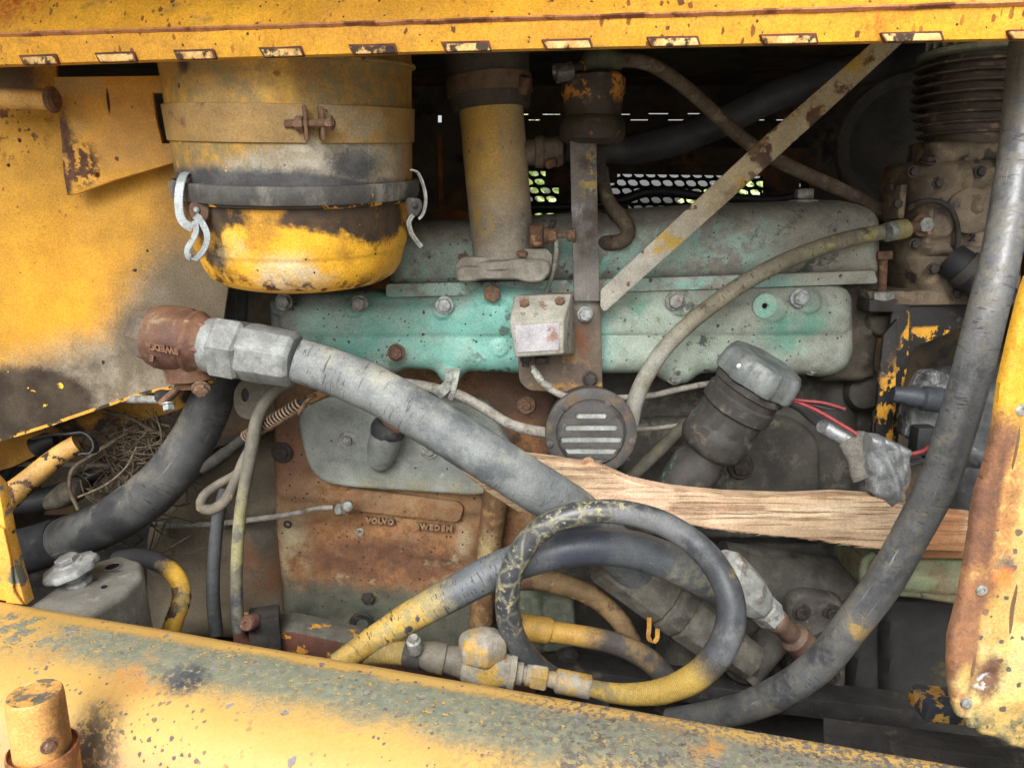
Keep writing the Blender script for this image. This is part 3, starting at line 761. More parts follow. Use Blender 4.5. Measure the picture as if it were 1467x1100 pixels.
# start direction is the front; the gap sits a little right of it
ga = .055
sgn = 1 if A.cross(R_).x > 0 else -1
def arc(profile, c0, c1, segs): return M().lathe(top, A, profile+[profile[0]], segs, a0=c0, a1=c1, ref=R_, caps=True)
c_mid = sgn*.40
part('clamp_strap', arc(sp_, c_mid+ga, c_mid+2*math.pi-ga, 120), m_strap, T)
for s_ in (-1, 1):
    ang = c_mid+s_*ga; Yv = A.cross(R_); d = (R_*math.cos(ang)+Yv*math.sin(ang)); t_ = (A.cross(d)).normalized()
    c = top+A*hh(171)+d*(174*k+.012)
    rot = Matrix((t_, d, A)).transposed()
    part('strap_ear', M().box(c-d*.006, .004, .020, 40*px2h, rot=rot).bevel(.0012), M_rust, T)
d = (R_*math.cos(c_mid)+A.cross(R_)*math.sin(c_mid)); t_ = Vector((1, 0, .02)).normalized(); cb = top+A*hh(171)+d*(174*k+.010)
bm_ = M().lathe(cb-t_*.036, t_, [(.0045, 0), (.005, .002), (.005, .062)], 16)
for i in range(5): bm_.lathe(cb-t_*(.036-i*.0022), t_, [(.0044, 0), (.0056, .0011), (.0044, .0022)], 16)
part('clamp_bolt', bm_, M_rust, T)
part('nut', M().hexa(cb-t_*.023, t_, .0095, .010), M_rust, T); part('bolt_head', M().hexa(cb+t_*.017, t_, .0095, .007), M_rust, T)
m_gask = mat('blackened rim', (C(84, 82, 78), C(64, 62, 60), 18), [(C(134, 128, 116), Nz(20, .5, .7, stretch=(1, 1, .4)), .9), (YEL, Nz(46, .70, .72), .6)], rough=.7, bump=((40, .001), (200, .0003)))
part('rim_band', M().lathe(top, A, [(171*k, hh(247)), (177*k, hh(247.5)), (179*k, hh(251)), (179*k, hh(266)), (177*k, hh(271)), (170*k, hh(272))], 96, caps=False), m_gask, T)
m_bead = mat('chipped bead', (C(70, 56, 40), C(52, 44, 38), 30), [(YEL, Nz(46, .55, .58), .6)], rough=.7)
part('bead', M().lathe(top, A, [(160*k, hh(268)), (172*k, hh(271)), (172*k, hh(275)), (163*k, hh(278)), (160*k, hh(278))], 96, caps=False), m_bead, T)
bw = lambda x, y: P(x, y, YC-.155)
m_bowl = mat('yellow and blackened bowl', (C(250, 186, 4, .95), C(238, 170, 8, .9), 8), [
    ((C(84, 66, 48), C(62, 50, 42), 22), Inv(Grad(bw(430, 324), bw(430, 342), .050, 15)), .7, .0003),
    ((C(84, 66, 48), C(66, 52, 42), 22), Blob(bw(270, 340), .050, .006, .022, 18, (1.1, 1, .6)), .7, .0003),
    ((C(70, 66, 62), C(60, 56, 54), 22), Mul(Inv(Grad(bw(430, 285), bw(430, 315), .05, 9)), Nz(8, .4, .6)), .6),
    (C(196, 140, 30), Mul(Inv(Grad(bw(430, 356), bw(430, 376), .05, 12)), Nz(9, .5, .62)), .6),
    (C(244, 184, 14), Blob(bw(325, 343), .011, .003, .010, 50), .4), (C(220, 156, 30), Blob(bw(383, 297), .006, .003, .008, 50), .5),
    (C(244, 190, 24), Mul(Blob(bw(572, 318), .034, .004, .022, 26, (1.3, 1, .7))), .4),
    (C(246, 190, 20), Mul(Grad(bw(420, 310), bw(420, 330)), Nz(90, .66, .68)), .5),
    ((C(206, 196, 170), C(232, 206, 140), 20), Mul(Max(Blob(bw(318, 372), .030, .02, .02, 20), Blob(bw(430, 398), .03, .02, .02, 20, (.5, 1, 1)), Blob(bw(550, 385), .02, .02, .02, 20)), Nz(14, .36, .6)), .7),
    ((C(120, 70, 24), C(84, 50, 30), 60), Mul(Grad(bw(430, 385), bw(430, 416)), Nz(24, .50, .58)), .9, -.0002),
    (C(70, 54, 40), Mul(Grad(bw(430, 330), bw(430, 350)), Spots(120, .3, .2)), .9), (C(90, 84, 74), Spots(38, .2, .12), .8)], rough=.5, spec=.3, bump=((14, .0015), (160, .0002)))
pb = [(165, 274), (164, 285), (161, 310), (157, 340), (155, 345), (153.5, 347), (153, 350), (151, 358), (147, 372), (139, 385), (126, 394), (108, 399), (60, 402), (0, 403)]
part('bowl', M().lathe(top, A, [(r_*k, hh(y)) for r_, y in pb], 96, caps=False), m_bowl, T)
# latches
m_lat = mat('zinc latch strip', (C(168, 175, 178), C(140, 146, 148), 40), [(C(120, 112, 96), Nz(60, .58, .7), .8)], rough=.45, metal=.25)
ya = YC-.150
Lt = part('latch', ribbon([(271, 247, ya+.01), (264, 250, ya-.004), (259, 262, ya-.012), (256, 285, ya-.016), (258, 308, ya-.018), (264, 320, ya-.018), (276, 327, ya-.018)], Vector((1, -.1, 0)), .012, .0022), m_lat, T)
WLk = part('latch_lever', ribbon([(279, 316, ya-.018), (281, 331, ya-.022), (276, 344, ya-.026), (269, 356, ya-.026), (269, 366, ya-.026), (278, 371, ya-.03), (289, 363, ya-.032), (297, 345, ya-.030), (295, 330, ya-.026), (286, 314, ya-.020), (280, 310, ya-.014)], Vector((.9, -.45, 0)), .010, .0024), m_lat, T)
part('latch_bracket', plate([(273, 292), (296, 291), (297, 300), (295, 314), (288, 318), (276, 312), (272, 303)], ya-.010, .014, .002, rnd=4), M_rust, T)
part('rivet', M().lathe(P(282, 301, ya-.011), (0, -1, 0), [(.004, 0), (.004, .002), (.002, .004), (0, .004)], 14), m_lat, T)
part('latch', ribbon([(588, 244, ya+.05), (598, 247, ya+.05), (606, 264, ya+.05), (610, 285, ya+.05), (607, 305, ya+.05), (600, 314, ya+.05)], Vector((.5, -.8, 0)), .008, .002), M_zincdust, T)
part('latch_bracket', plate([(583, 285), (600, 286), (604, 296), (597, 308), (586, 310)], ya+.06, .014, .002, rnd=4), M_darkmetal, T)
part('latch_lever', ribbon([(592, 308, ya+.05), (586, 318, ya+.05), (589, 333, ya+.05), (596, 344, ya+.05), (604, 354, ya+.05)], Vector((.7, -.7, 0)), .010, .002), M_zincdust, T)
part('rivet', M().lathe(P(594, 294, ya+.058), (0, -1, 0), [(.004, 0), (.004, .002), (.002, .004), (0, .004)], 14), M_darkmetal, T)

# ================================================================ intake pipe
YP = 1.30
a = P(696, 70, YP); b = P(723, 378, YP); A = (b-a).normalized(); Hh = (b-a).length/308
k = S(710, 240, YP)
m_pipe = mat('dusty yellow pipe', (C(194, 168, 116, .95), C(176, 160, 130, .95), 12), [
    (C(214, 172, 76, .9), Mul(Nz(8, .46, .62, stretch=(1, 1, .35)), Blob(P(690, 180, YP-.05), .075, .05, .03, 9, (1.6, 1, .45))), .6),
    ((C(150, 142, 128), C(132, 124, 110), 40), Max(Grad(P(705, 240, YP), P(705, 330, YP), .04, 9), Nz(9, .6, .75)), .85),
    (C(186, 148, 60), Mul(Blob(P(690, 310, YP-.05), .03, .03, .02), Nz(20, .4, .6)), .7), (C(90, 84, 74), Spots(90, .24, .2, stretch=(1, 1, .5)), .9)], rough=.65)
T = thing('intake_pipe', 'dusty yellow upright intake pipe bolted to the green manifold', 'intake pipe', b)
pr = [(45.5*k, 60*Hh), (45.5*k, 140*Hh), (45.5*k, 260*Hh), (45*k, 288*Hh), (46*k, 294*Hh), (49*k, 301*Hh), (53*k, 308*Hh)]
pm = M().lathe(a, A, pr, 64); pm.rough(.0008, 14, 1); part('pipe', pm, m_pipe, T)
cp_ = [(60*k, -20*Hh), (60*k, 10*Hh), (58*k, 36*Hh), (58*k, 66*Hh), (55*k, 84*Hh), (46*k, 84*Hh)]
part('rubber_coupling', M().lathe(a, A, cp_, 64).rough(.001, 25), mat('dusty coupling rubber', (C(88, 82, 74), C(70, 66, 60), 25), rough=.85), T)
hc = part('hose_clamp', M().lathe(a, A, [(58*k, 40*Hh), (60.5*k, 40*Hh), (61*k, 53*Hh), (60.5*k, 65*Hh), (58*k, 65*Hh)], 64, caps=False), mat('dull clamp band', (C(122, 98, 78), C(96, 80, 66), 50), rough=.7), T)
sc_ = P(757, 122, YP-.045)
part('screw_housing', M().lathe(sc_+Vector((-.008, 0, 0)), (.2, -.3, 1), [(.007, -.014), (.010, -.013), (.010, .012), (.006, .014)], 18), M_rust, T)
m_flg = mat('cast flange', (C(150, 146, 136), C(126, 120, 108), 40), [(C(108, 96, 82), Nz(30, .56, .7), .9)], rough=.85, bump=((120, .0008), (500, .0003)))
part('gasket_flange', plate([(655, 379), (664, 371), (700, 372), (752, 360), (780, 358), (789, 366), (788, 384), (656, 391)], YP-.050, .05, .004, rnd=4).rough(.0006, 40), m_flg, T)
part('flange', relief([(653, 384), (660, 380), (740, 378), (756, 370), (778, 369), (790, 376), (790, 390), (777, 405), (752, 406), (742, 401), (690, 401), (676, 405), (658, 405), (652, 398)], YP-.045, .016, .006, 6, .003, .08, [(735, 382, 22, .006), (770, 382, 10, .004)], amp=.0008), m_flg, T)
part('upper_flange', M().lathe(P(722, 372, YP), A, [(46*k, -.004), (56*k, 0), (58*k, .004), (58*k, .012), (50*k, .014)], 48).rough(.001, 30), m_flg, T)
bolt(T, 664, 371, YP-.035, 8, M_rustbolt, washer=0, axis=(0, -.3, 1)); bolt(T, 748, 366, YP-.055, 8, M_rustbolt, washer=0, axis=(0, -.3, 1))
# small bleed valve on the pipe
T = thing('drain_cock', 'small rusty cock screwed into the lower right of the intake pipe', 'valve', P(780, 345, 1.24))
y_ = 1.25; a = P(758, 338, y_); X1 = Vector((1, -.1, .02)).normalized(); kk = S(780, 338, y_)
part('body', M().lathe(a, X1, [(13*kk, 0), (17*kk, 2*kk), (17*kk, 20*kk), (12*kk, 22*kk), (12*kk, 28*kk)], 22).rough(.0008, 60), M_rust, T)
part('nut', M().hexa(a, X1, 12*kk, 14*kk, h0=26*kk), M_rustbolt, T)
part('stem', M().lathe(a, X1, [(4*kk, 38*kk), (4*kk, 54*kk), (9*kk, 55*kk), (10*kk, 66*kk), (6*kk, 67*kk)], 14), M_rustbolt, T)
part('tap_handle', M().tube(crom([(P(786, 330, y_), .004), (P(792, 322, y_-.01), .005), (P(793, 316, y_-.012), .006)], .004)[0], crom([(P(786, 330, y_), .004), (P(792, 322, y_-.01), .005), (P(793, 316, y_-.012), .006)], .004)[1], 12), M_darkmetal, T)
solo('capillary_tube', hose([(797, 343, 1.24, 3.2), (797, 362, 1.245, 3.2), (794, 384, 1.25, 3.2), (788, 404, 1.27, 3.2), (782, 424, 1.29, 3.2)], 10), M_wirewhite, 'thin pale tube curving down from the small cock to behind the white box', 'tube')

# ================================================================ swivel elbow + big hydraulic hose
y0, y1 = 1.13, 1.10
a = P(196, 476, y0); b = P(432, 517, y1); A = (b-a).normalized(); L = (b-a).length/238.0; k = S(300, 495, y0)
T = thing('swivel_elbow', 'rusty brown cast swivel fitting screwed into the dirty wall', 'fitting', P(250, 550, y0))
m_cast = mat('rusty cast fitting', (C(124, 90, 66), C(100, 70, 52), 30), [(C(150, 128, 100), Nz(40, .54, .7), .9), (C(84, 52, 44), Mul(Blob(P(245, 510, y0-.05), .04, .02, .02), Nz(10, .3, .6)), .6)], rough=.72, bump=((60, .001), (260, .0004)))
M_nutd = mat('grimy nut', (C(112, 100, 86), C(90, 80, 70), 30), rough=.8)
part('inlet_nut', M().lathe(a, A, [(30*k, 0), (37*k, 14*k), (39*k, 17*k), (39*k, 30*k), (36*k, 32*k)], 8), M_nutd, T, smooth=25)
part('body', M().lathe(a, A, [(34*k, 24*k), (42*k, 28*k), (46*k, 40*k), (47*k, 60*k), (46.5*k, 76*k), (43*k, 84*k), (44.5*k, 86*k), (45*k, 92*k), (43*k, 95*k), (40*k, 100*k), (36*k, 112*k)], 56).rough(.0014, 22), m_cast, T)
part('swivel_hex', M().lathe(a, A, [(38*k, 86*k), (40*k, 90*k), (40*k, 110*k), (36*k, 120*k)], 6, ref=(0, .5, 1)), m_cast, T, smooth=25)
dn = Vector((.08, -.05, -1)).normalized(); c0 = P(270, 515, y0)
part('branch', M().lathe(c0, dn, [(38*k, 0), (34*k, 14*k), (33*k, 30*k), (22*k, 34*k), (19*k, 42*k)], 36).rough(.001, 30), m_cast, T)
nrm = Vector((0, -1, 0)).cross(A)
zt_ = Vector((0, -1, 0)).cross(A).normalized()
tpos = a+A*(61*k)+Vector((0, -1, 0))*(46.2*k)-Vector((0, 0, 4*k))
tx = text_mesh('SWEDEN', tpos, -A, Vector((0, -.13, -1)), .0128, .0012, 1.08, .0003)
# bend the letters round the body
for i, v in enumerate(tx.v):
    v = Vector(v); q = v-a; h = q.dot(A); rr = q-A*h; lift = (v.y)
    base = 48.6*k if h < 80*k else 46*k
    rr = rr.normalized()*(47.4*k+(.0042 if v.y < tpos.y else -.001)); tx.v[i] = tuple(a+A*h+rr)
part('raised_lettering', tx, mat('rusty raised letters', (C(132, 96, 72), C(106, 74, 56), 90), rough=.8, bump=(), vary=.1), T)
tx = text_mesh('E', a+A*(44*k)+Vector((0, -1, 0))*(46.2*k)-Vector((0, 0, 22*k)), -A, Vector((0, -.45, -1)), .013, .0014, 1.3, .0003)
part('casting_mark', tx, m_cast, T)
LK = thing('control_link', 'thin steel rod and rusty arm under the swivel fitting', 'linkage', P(220, 580, y0))
part('rod', M().tube(*crom(pxpath([(120, 574, 1.30, 4), (160, 573, 1.22, 5), (205, 572, 1.16, 6), (236, 573, y0, 6)]), .02), 14), M_zincdust, LK)
part('arm', ribbon([(232, 578, y0-.012), (250, 562, y0-.012), (262, 551, y0-.012), (282, 551, y0-.012), (298, 553, y0-.012)], Vector((0, -1, .3)), .016, .010), M_rust, LK)
part('rod_eye', M().lathe(P(232, 566, y0+.004), (.2, -.3, 1), [(.006, -.008), (.011, -.006), (.011, .004), (.006, .006)], 20), M_darkmetal, LK)
bolt(LK, 241, 578, y0-.03, 8, M_zinc, axis=(.25, -.5, -1), washer=1.2, h=1.1); bolt(LK, 288, 556, y0-.035, 10, M_rustbolt, axis=(.3, -1, -.5), washer=1.3)
T = thing('hydraulic_hose', 'thick grey cracked hydraulic hose slanting across the engine from the rusty fitting', 'hose', P(640, 830, 1.1))
m_hexs = mat('dusty hose fitting', (C(146, 150, 150), C(124, 127, 124), 60), [(C(112, 110, 100), Nz(26, .56, .72), .85)], rough=.6, metal=.15, bump=((120, .0003), (500, .0001)))
part('seal_ring', M().lathe(a, A, [(30*k, 104*k), (38*k, 108*k), (40*k, 116*k), (38*k, 124*k), (30*k, 126*k)], 40), m_hexs, T)
part('coupling_nut', M().hexa(a, A, 46*k, 42*k, h0=122*k, rot=.35, ch=.1), m_hexs, T, smooth=22)
part('ferrule', M().lathe(a, A, [(36*k, 158*k), (41*k, 164*k), (42*k, 172*k), (40*k, 232*k), (35*k, 238*k)], 8, ref=(0, .3, 1)).bevel(.0015), m_hexs, T, smooth=22)
wr = (C(128, 132, 132), C(106, 111, 113), 16)
m_hh = mat('grey cracked hose', wr, [
    (C(88, 93, 96), Nz(9, .5, .66), .5), (C(150, 150, 138), Mul(Nz(14, .48, .66), Up(.0, .8)), .8),
    (C(84, 88, 90), Crack(), .9, -.0006), (C(168, 170, 160), Scuff(), .9), (C(96, 90, 78), Nz(40, .6, .74), .9)], rough=.6, bump=((40, .0008), (400, .0002)))
hp_ = [(426, 516, 1.10, 32), (470, 530, 1.10, 33), (535, 557, 1.09, 34), (607, 598, 1.08, 35), (685, 646, 1.075, 35), (755, 690, 1.08, 35), (825, 735, 1.12, 34), (880, 785, 1.17, 32), (915, 825, 1.22, 30)]
part('hose', hose(hp_, 36, .006, .025, 16), m_hh, T)
y_ = 1.23; a2 = P(893, 812, y_); b2 = P(1045, 925, y_-.02); A2 = (b2-a2).normalized(); k2 = S(960, 860, y_)
part('end_ferrule', M().lathe(a2, A2, [(34*k2, -30*k2), (43*k2, -26*k2), (42*k2, 74*k2), (38*k2, 76*k2), (37*k2, 80*k2), (43*k2, 82*k2), (41*k2, 106*k2), (36*k2, 108*k2), (36*k2, 111*k2), (41*k2, 113*k2), (39*k2, 170*k2), (30*k2, 176*k2), (28*k2, 230*k2)], 10).bevel(.001), mat('dull end fitting', (C(112, 108, 98), C(90, 86, 78), 40), [(C(66, 62, 58), Nz(12, .55, .7), .8)], rough=.7), T, smooth=28)

# ================================================================ radiator hose, cables, rods at the left
m_rad = mat('old coolant hose', (C(82, 83, 82), C(62, 63, 64), 12), [(C(112, 107, 96), Mul(Nz(20, .48, .66), Up(-.2, .8)), .9), (C(52, 52, 54), Nz(7, .52, .62), .5), (C(56, 56, 56), Crack(), .8, -.0005), (C(130, 126, 116), Scuff(), .9)], rough=.65, bump=((30, .001), (300, .0003)))
T = thing('coolant_hose', 'fat dark grey coolant hose curving down behind the rusty fitting to the lower left', 'hose', P(150, 800, 1.24))
part('hose', hose([(330, 360, 1.30, 27), (327, 420, 1.28, 27), (324, 480, 1.27, 27), (312, 545, 1.26, 29), (288, 608, 1.25, 31), (252, 668, 1.24, 33), (205, 715, 1.24, 34), (150, 750, 1.25, 33), (98, 770, 1.27, 31), (78, 776, 1.28, 30)], 36, .008, .02, 12), m_rad, T)
part('pipe_end', hose([(92, 772, 1.275, 33), (60, 782, 1.29, 33), (30, 790, 1.31, 33), (-20, 800, 1.35, 33)], 32), M_rubberdk, T)
m_cab = mat('dusty grey cable', (C(118, 110, 96), C(94, 88, 78), 26), [(C(190, 160, 60), Nz(16, .62, .72, stretch=(1, 1, .4)), .8), (C(60, 60, 60), Nz(14, .6, .7), .6)], rough=.75)
m_cab2 = mat('yellow smeared cable', (C(112, 108, 94), C(92, 89, 80), 26), [(C(146, 140, 98), Mul(Blob(P(348, 770, 1.15), .05, .03, .01, 30, (1, 1, .6)), Nz(40, .4, .56)), .7), (C(60, 64, 70), Mul(Grad(P(343, 800, 1.15), P(343, 840, 1.15)), Nz(24, .45, .6)), .6)], rough=.75)
solo('grey_cable', hose([(420, 545, 1.22, 9), (392, 562, 1.20, 9), (371, 592, 1.18, 9), (362, 632, 1.16, 9.5), (355, 672, 1.15, 9), (345, 730, 1.14, 8.5), (340, 790, 1.13, 8.5), (339, 850, 1.12, 8.5), (342, 905, 1.11, 8.5)], 18), m_cab2, 'grey cable with yellow smears hanging straight down in the left half', 'cable')
solo('looped_cable', hose([(366, 628, 1.175, 7), (348, 662, 1.165, 7.5), (336, 692, 1.16, 7.5), (322, 718, 1.155, 8), (303, 730, 1.15, 8), (288, 726, 1.15, 7.5), (292, 710, 1.155, 7), (312, 694, 1.165, 6.5), (334, 682, 1.18, 6.5), (352, 668, 1.2, 6)], 16), m_cab, 'grey cable bent back in a tight pointed loop', 'cable')
solo('dark_cable', hose([(322, 700, 1.24, 8), (312, 745, 1.22, 9), (307, 800, 1.2, 9), (305, 850, 1.18, 9.5), (310, 910, 1.16, 9.5)], 16), M_rubber, 'dark hose hanging beside the yellow smeared cable', 'hose')
T = thing('spring_rod', 'steel rod with a coil spring slanting up to the grey cover plate', 'rod', P(310, 665, 1.2))
part('rod', hose([(290, 672, 1.24, 7), (308, 660, 1.23, 9), (345, 632, 1.21, 8), (395, 596, 1.19, 6), (440, 572, 1.17, 4)], 16, amp=.0), M_darkmetal, T)
sa = P(352, 626, 1.205); sb_ = P(434, 576, 1.17); ax = (sb_-sa); Ls = ax.length; ax.normalize(); u_ = ax.orthogonal().normalized(); v_ = ax.cross(u_); cp = []
tn = 20
for i in range(tn*14+1):
    t = i/14*2*math.pi; f_ = i/(tn*14); cp.append(sa+ax*(Ls*(f_*.8+.2*f_*f_))+u_*(.0098*math.cos(t))+v_*(.0098*math.sin(t)))
part('coil_spring', M().tube(cp, [.0016]*len(cp), 8), mat('rusty spring wire', (C(150, 124, 96), C(112, 92, 74), 50), rough=.7), T)
part('hook', ribbon([(428, 592, 1.165), (434, 582, 1.162), (442, 572, 1.16), (452, 566, 1.16)], Vector((0, -1, 0)), .008, .006), M_rust, T)
T = thing('lifting_eye', 'grey flat eye lug behind the cables', 'lug', P(360, 600, 1.26))
part('lug', plate([(336, 560), (345, 546), (380, 540), (398, 548), (384, 580), (362, 600), (345, 598), (335, 582)], 1.25, .012, .002, holes=[circ(351, 566, 7, 11)], rnd=10), mat('grey lug', (C(120, 112, 100), C(96, 90, 80), 26), rough=.8), T)
m_lev = mat('chipped yellow lever', (C(196, 152, 74), C(170, 128, 62), 18), [((RUSTD, C(60, 40, 30), 30), Nz(22, .54, .57), .9, -.0004), (C(120, 100, 70), Nz(9, .55, .7), .8)], rough=.6)
T = thing('yellow_lever', 'chipped yellow bar end with a bent strap at the left', 'lever', P(50, 720, 1.2))
part('bar', hose([(-20, 745, 1.15, 20), (10, 715, 1.16, 18), (50, 680, 1.18, 15), (85, 652, 1.2, 14), (112, 636, 1.21, 14)], 20, amp=.01), m_lev, T)
part('strap', ribbon([(54, 628, 1.24), (70, 624, 1.235), (100, 622, 1.22), (124, 622, 1.20), (136, 634, 1.19), (134, 646, 1.19), (122, 650, 1.195)], Vector((.3, -1, .35)), .028, .003), M_rubber, T)
part('strap_tail', hose([(50, 640, 1.25, 14), (66, 632, 1.25, 12), (80, 630, 1.25, 8)], 16, amp=.15, nsc=50), M_rubberdk, T)
solo('thin_rod', hose([(-20, 664, 1.32, 4.5), (60, 664, 1.33, 4.5), (130, 666, 1.34, 4.5), (260, 672, 1.36, 4.5)], 12), mat('thin grey rod', (C(100, 92, 78), C(76, 70, 60), 40), rough=.7), 'thin dusty rod lying level behind the straw', 'rod')
solo('dark_lower_hose', hose([(-20, 720, 1.4, 16), (60, 716, 1.4, 17), (120, 690, 1.42, 14), (160, 660, 1.45, 12)], 16), M_rubberdk, 'dark hose in the shade behind the straw', 'hose')
solo('grey_strip_cable', hose([(0, 690, 1.36, 6), (60, 620, 1.34, 8), (160, 600, 1.38, 10)], 14), M_rubberdk, 'dark slanting cable under the yellow side wall', 'cable')
# straw
m_straw = mat('dry straw', (C(120, 106, 84, .9), C(84, 72, 58, .9), 90), rough=.95, bump=())
sm = M(); rs = random.Random(5)
for i in range(460):
    cx, cy, Y = rs.gauss(205, 34), rs.gauss(645, 26), rs.uniform(1.27, 1.36)
    if i % 5 == 0: cx, cy = rs.uniform(120, 260), rs.uniform(590, 790); Y = rs.uniform(1.31, 1.38)
    p0 = P(cx, cy, Y); d = Vector((rs.gauss(0, 1), rs.gauss(0, .4), rs.gauss(0, .8))).normalized(); ln = rs.uniform(.015, .05)
    bnd = Vector((rs.gauss(0, .3), rs.gauss(0, .3), rs.gauss(0, .3)))*ln
    pts = [p0-d*ln, p0-d*ln*.3+bnd*.6, p0+d*ln*.3+bnd*.6, p0+d*ln]; r = rs.choice((.0004, .0006, .0008, .0012, .0018))
    sm.tube(crom([(q, r) for q in pts], ln/3)[0], crom([(q, r) for q in pts], ln/3)[1], 4, caps=False)
for i in range(70):      # scraps of dead leaf among the stalks
    p0 = P(rs.gauss(205, 36), rs.gauss(655, 30), rs.uniform(1.27, 1.35)); q_ = Quaternion((rs.uniform(-1, 1), rs.uniform(-1, 1), rs.uniform(-1, 1)), rs.uniform(0, 3)); s_ = rs.uniform(.004, .011)
    sm.add([p0+q_@Vector(v)*s_ for v in ((-1, 0, 0), (-.2, .5, .15), (1, .1, 0), (.1, -.45, .2), (0, 0, -.05))], [(0, 1, 4), (1, 2, 4), (2, 3, 4), (3, 0, 4)])
solo('straw_nest', sm, m_straw, 'tangle of dry straw caught behind the coolant hose', 'straw', kind='stuff')
for lst, lb in (([(112, 730, 1.21, 2.5), (100, 700, 1.21, 2.5), (104, 672, 1.21, 3), (125, 656, 1.22, 3), (150, 640, 1.24, 3), (180, 622, 1.28, 2)], 'long curled twig reaching left out of the straw'),
                ([(112, 712, 1.2, 1.6), (150, 695, 1.2, 1.6), (180, 670, 1.22, 1.6), (196, 640, 1.25, 1.4)], 'thin straight twig leaning on the coolant hose'),
                ([(148, 588, 1.26, 3), (190, 600, 1.27, 3), (220, 618, 1.28, 3), (262, 630, 1.3, 2.5)], 'pale twig lying on top of the straw')):
    solo('twig', hose(lst, 8, .006, .15, 60), m_straw, lb, 'twig')
m_clod = mat('dirt crust', (C(96, 88, 74), C(70, 64, 56), 50), rough=.95, bump=((80, .002),))
solo('housing_lump', relief([(62, 712), (90, 688), (118, 690), (122, 712), (100, 726), (70, 730)], 1.36, .03, .03, 10, .004, .02, amp=.003), m_clod, 'grey dusty lump in the shade under the yellow lever', 'casting')

# bell housing and lower left iron
bh = lambda x, y: P(x, y, 1.46)
m_bell = mat('dusty beige housing', (C(128, 116, 96), C(110, 100, 84), 9), [(C(124, 86, 58), Mul(Blob(bh(395, 800), .08, .04, .04), Nz(9, .4, .6)), .9), (C(84, 78, 68), Nz(6, .52, .68), .9), (C(146, 136, 112), Nz(16, .6, .75), .9)], rough=.9)
solo('bell_housing', relief([(216, 905), (214, 760), (232, 706), (262, 668), (330, 640), (420, 620), (420, 910)], 1.50, .07, .09, 26, .008, .08, [(395, 760, 60, .01)], amp=.002, nsc=14), m_bell, 'dusty beige bell housing behind the hanging cables', 'housing')
solo('thin_pipe', hose([(212, 750, 1.40, 4.5), (250, 752, 1.39, 4.5), (310, 750, 1.39, 4.5), (370, 743, 1.39, 4.2), (424, 735, 1.39, 3.6), (455, 728, 1.39, 3.4), (478, 727, 1.385, 3.6)], 12, amp=.05), M_wirewhite, 'thin pale wire running level to the rusty block', 'wire')
T = thing('wire_terminal', 'small brassy terminal nut on the ledge of the rusty block', 'terminal', P(495, 735, 1.38))
part('nut', M().hexa(P(484, 730, 1.385), Vector((1, -.5, .25)), .012, .014), M_zincdust, T)
part('stud', M().lathe(P(498, 724, 1.375), Vector((.2, -1, .1)), [(.010, -.01), (.011, 0), (.010, .008), (.006, .010), (0, .010)], 16), M_zincdust, T)
# grey box with knob, lower left
zb = P(133, 812, 1.06).z
q = [PZ(22, 872, zb), PZ(128, 806, zb+.004), PZ(172, 793, zb+.004), PZ(203, 806, zb), PZ(205, 830, zb-.004), PZ(100, 880, zb)]
T = thing('grey_cover_box', 'worn grey steel cover box with a black disc for a hole at the lower left', 'cover', PZ(133, 860, zb-.1))
tq = [PZ(20, 880, zb), PZ(128, 806, zb), PZ(172, 793, zb), PZ(204, 803, zb), PZ(206, 824, zb), PZ(176, 852, zb), PZ(60, 920, zb)]
mbx = M(); n_ = len(tq); c_ = sum(tq, Vector())/n_
mbx.add(tq+[v+Vector(((v-c_).x*.1, (v-c_).y*.1, -.16)) for v in tq], [tuple(range(n_)), tuple(reversed(range(n_, 2*n_)))]+[(i, (i+1) % n_, n_+(i+1) % n_, n_+i) for i in range(n_)])
mbx.bevel(.010, 25, 4)
m_gbox = mat('worn grey paint', (C(132, 130, 122), C(112, 110, 102), 12), [(C(158, 156, 148), Mul(Nz(22, .52, .66), Blob(P(180, 850, 1.0), .05, .04, .02)), .7), (C(120, 122, 118), Nz(30, .56, .7), .6), (C(64, 58, 52), Nz(30, .64, .7), .9)], rough=.6, bump=((30, .0015), (200, .0004)))
part('cover', mbx, m_gbox, T)
blk = mat('painted hole black', C(12, 12, 12), rough=1, vary=0, bump=())  # black stands in for the shade inside holes that are not cut
hc_ = PZ(161, 812, zb+.0006)
part('hole', M().lathe(hc_+Vector((0, 0, -.02)), (0, 0, 1), [(0, .0204), (.0118, .0208), (.0119, .019)], 28, ell=.8, caps=False), blk, T)  # black disc on the closed lid, the hole's darkness painted on
part('hole_rim', M().lathe(hc_, (0, 0, 1), [(.0118, -.001), (.0150, .0012), (.013, .0018), (.0118, -.001)], 28, ell=.8, caps=False), m_gbox, T)
part('small_hole_disc', M().lathe(PZ(149, 840, zb+.0012), (0, 0, 1), [(0, .0006), (.0042, .0006), (.0043, -.001)], 16, caps=False), blk, T)
T = thing('hand_knob', 'pale grey lobed hand knob on the cover box', 'knob', PZ(112, 836, zb))
kb = PZ(112, 834, zb); 
m_knob = mat('pale cast knob', (C(150, 152, 150), C(124, 126, 124), 50), [(C(100, 98, 92), Nz(40, .56, .7), .9)], rough=.6, metal=.1)
kax = Vector((-.25, -.12, 1)).normalized(); kk = S(97, 812, 1.04)
part('stem', M().lathe(kb, kax, [(20*kk, -.002), (19*kk, .004), (13*kk, .006), (13*kk, .02), (9*kk, .024)], 12), m_knob, T, smooth=25)
part('wheel', M().lathe(kb, kax, [(14*kk, .016), (32*kk, .018), (35.5*kk, .021), (36*kk, .026), (34*kk, .030), (28*kk, .032), (20*kk, .034), (18*kk, .037), (0, .037)], 72, lobes=lambda t: .035*math.cos(9*t)), m_knob, T)
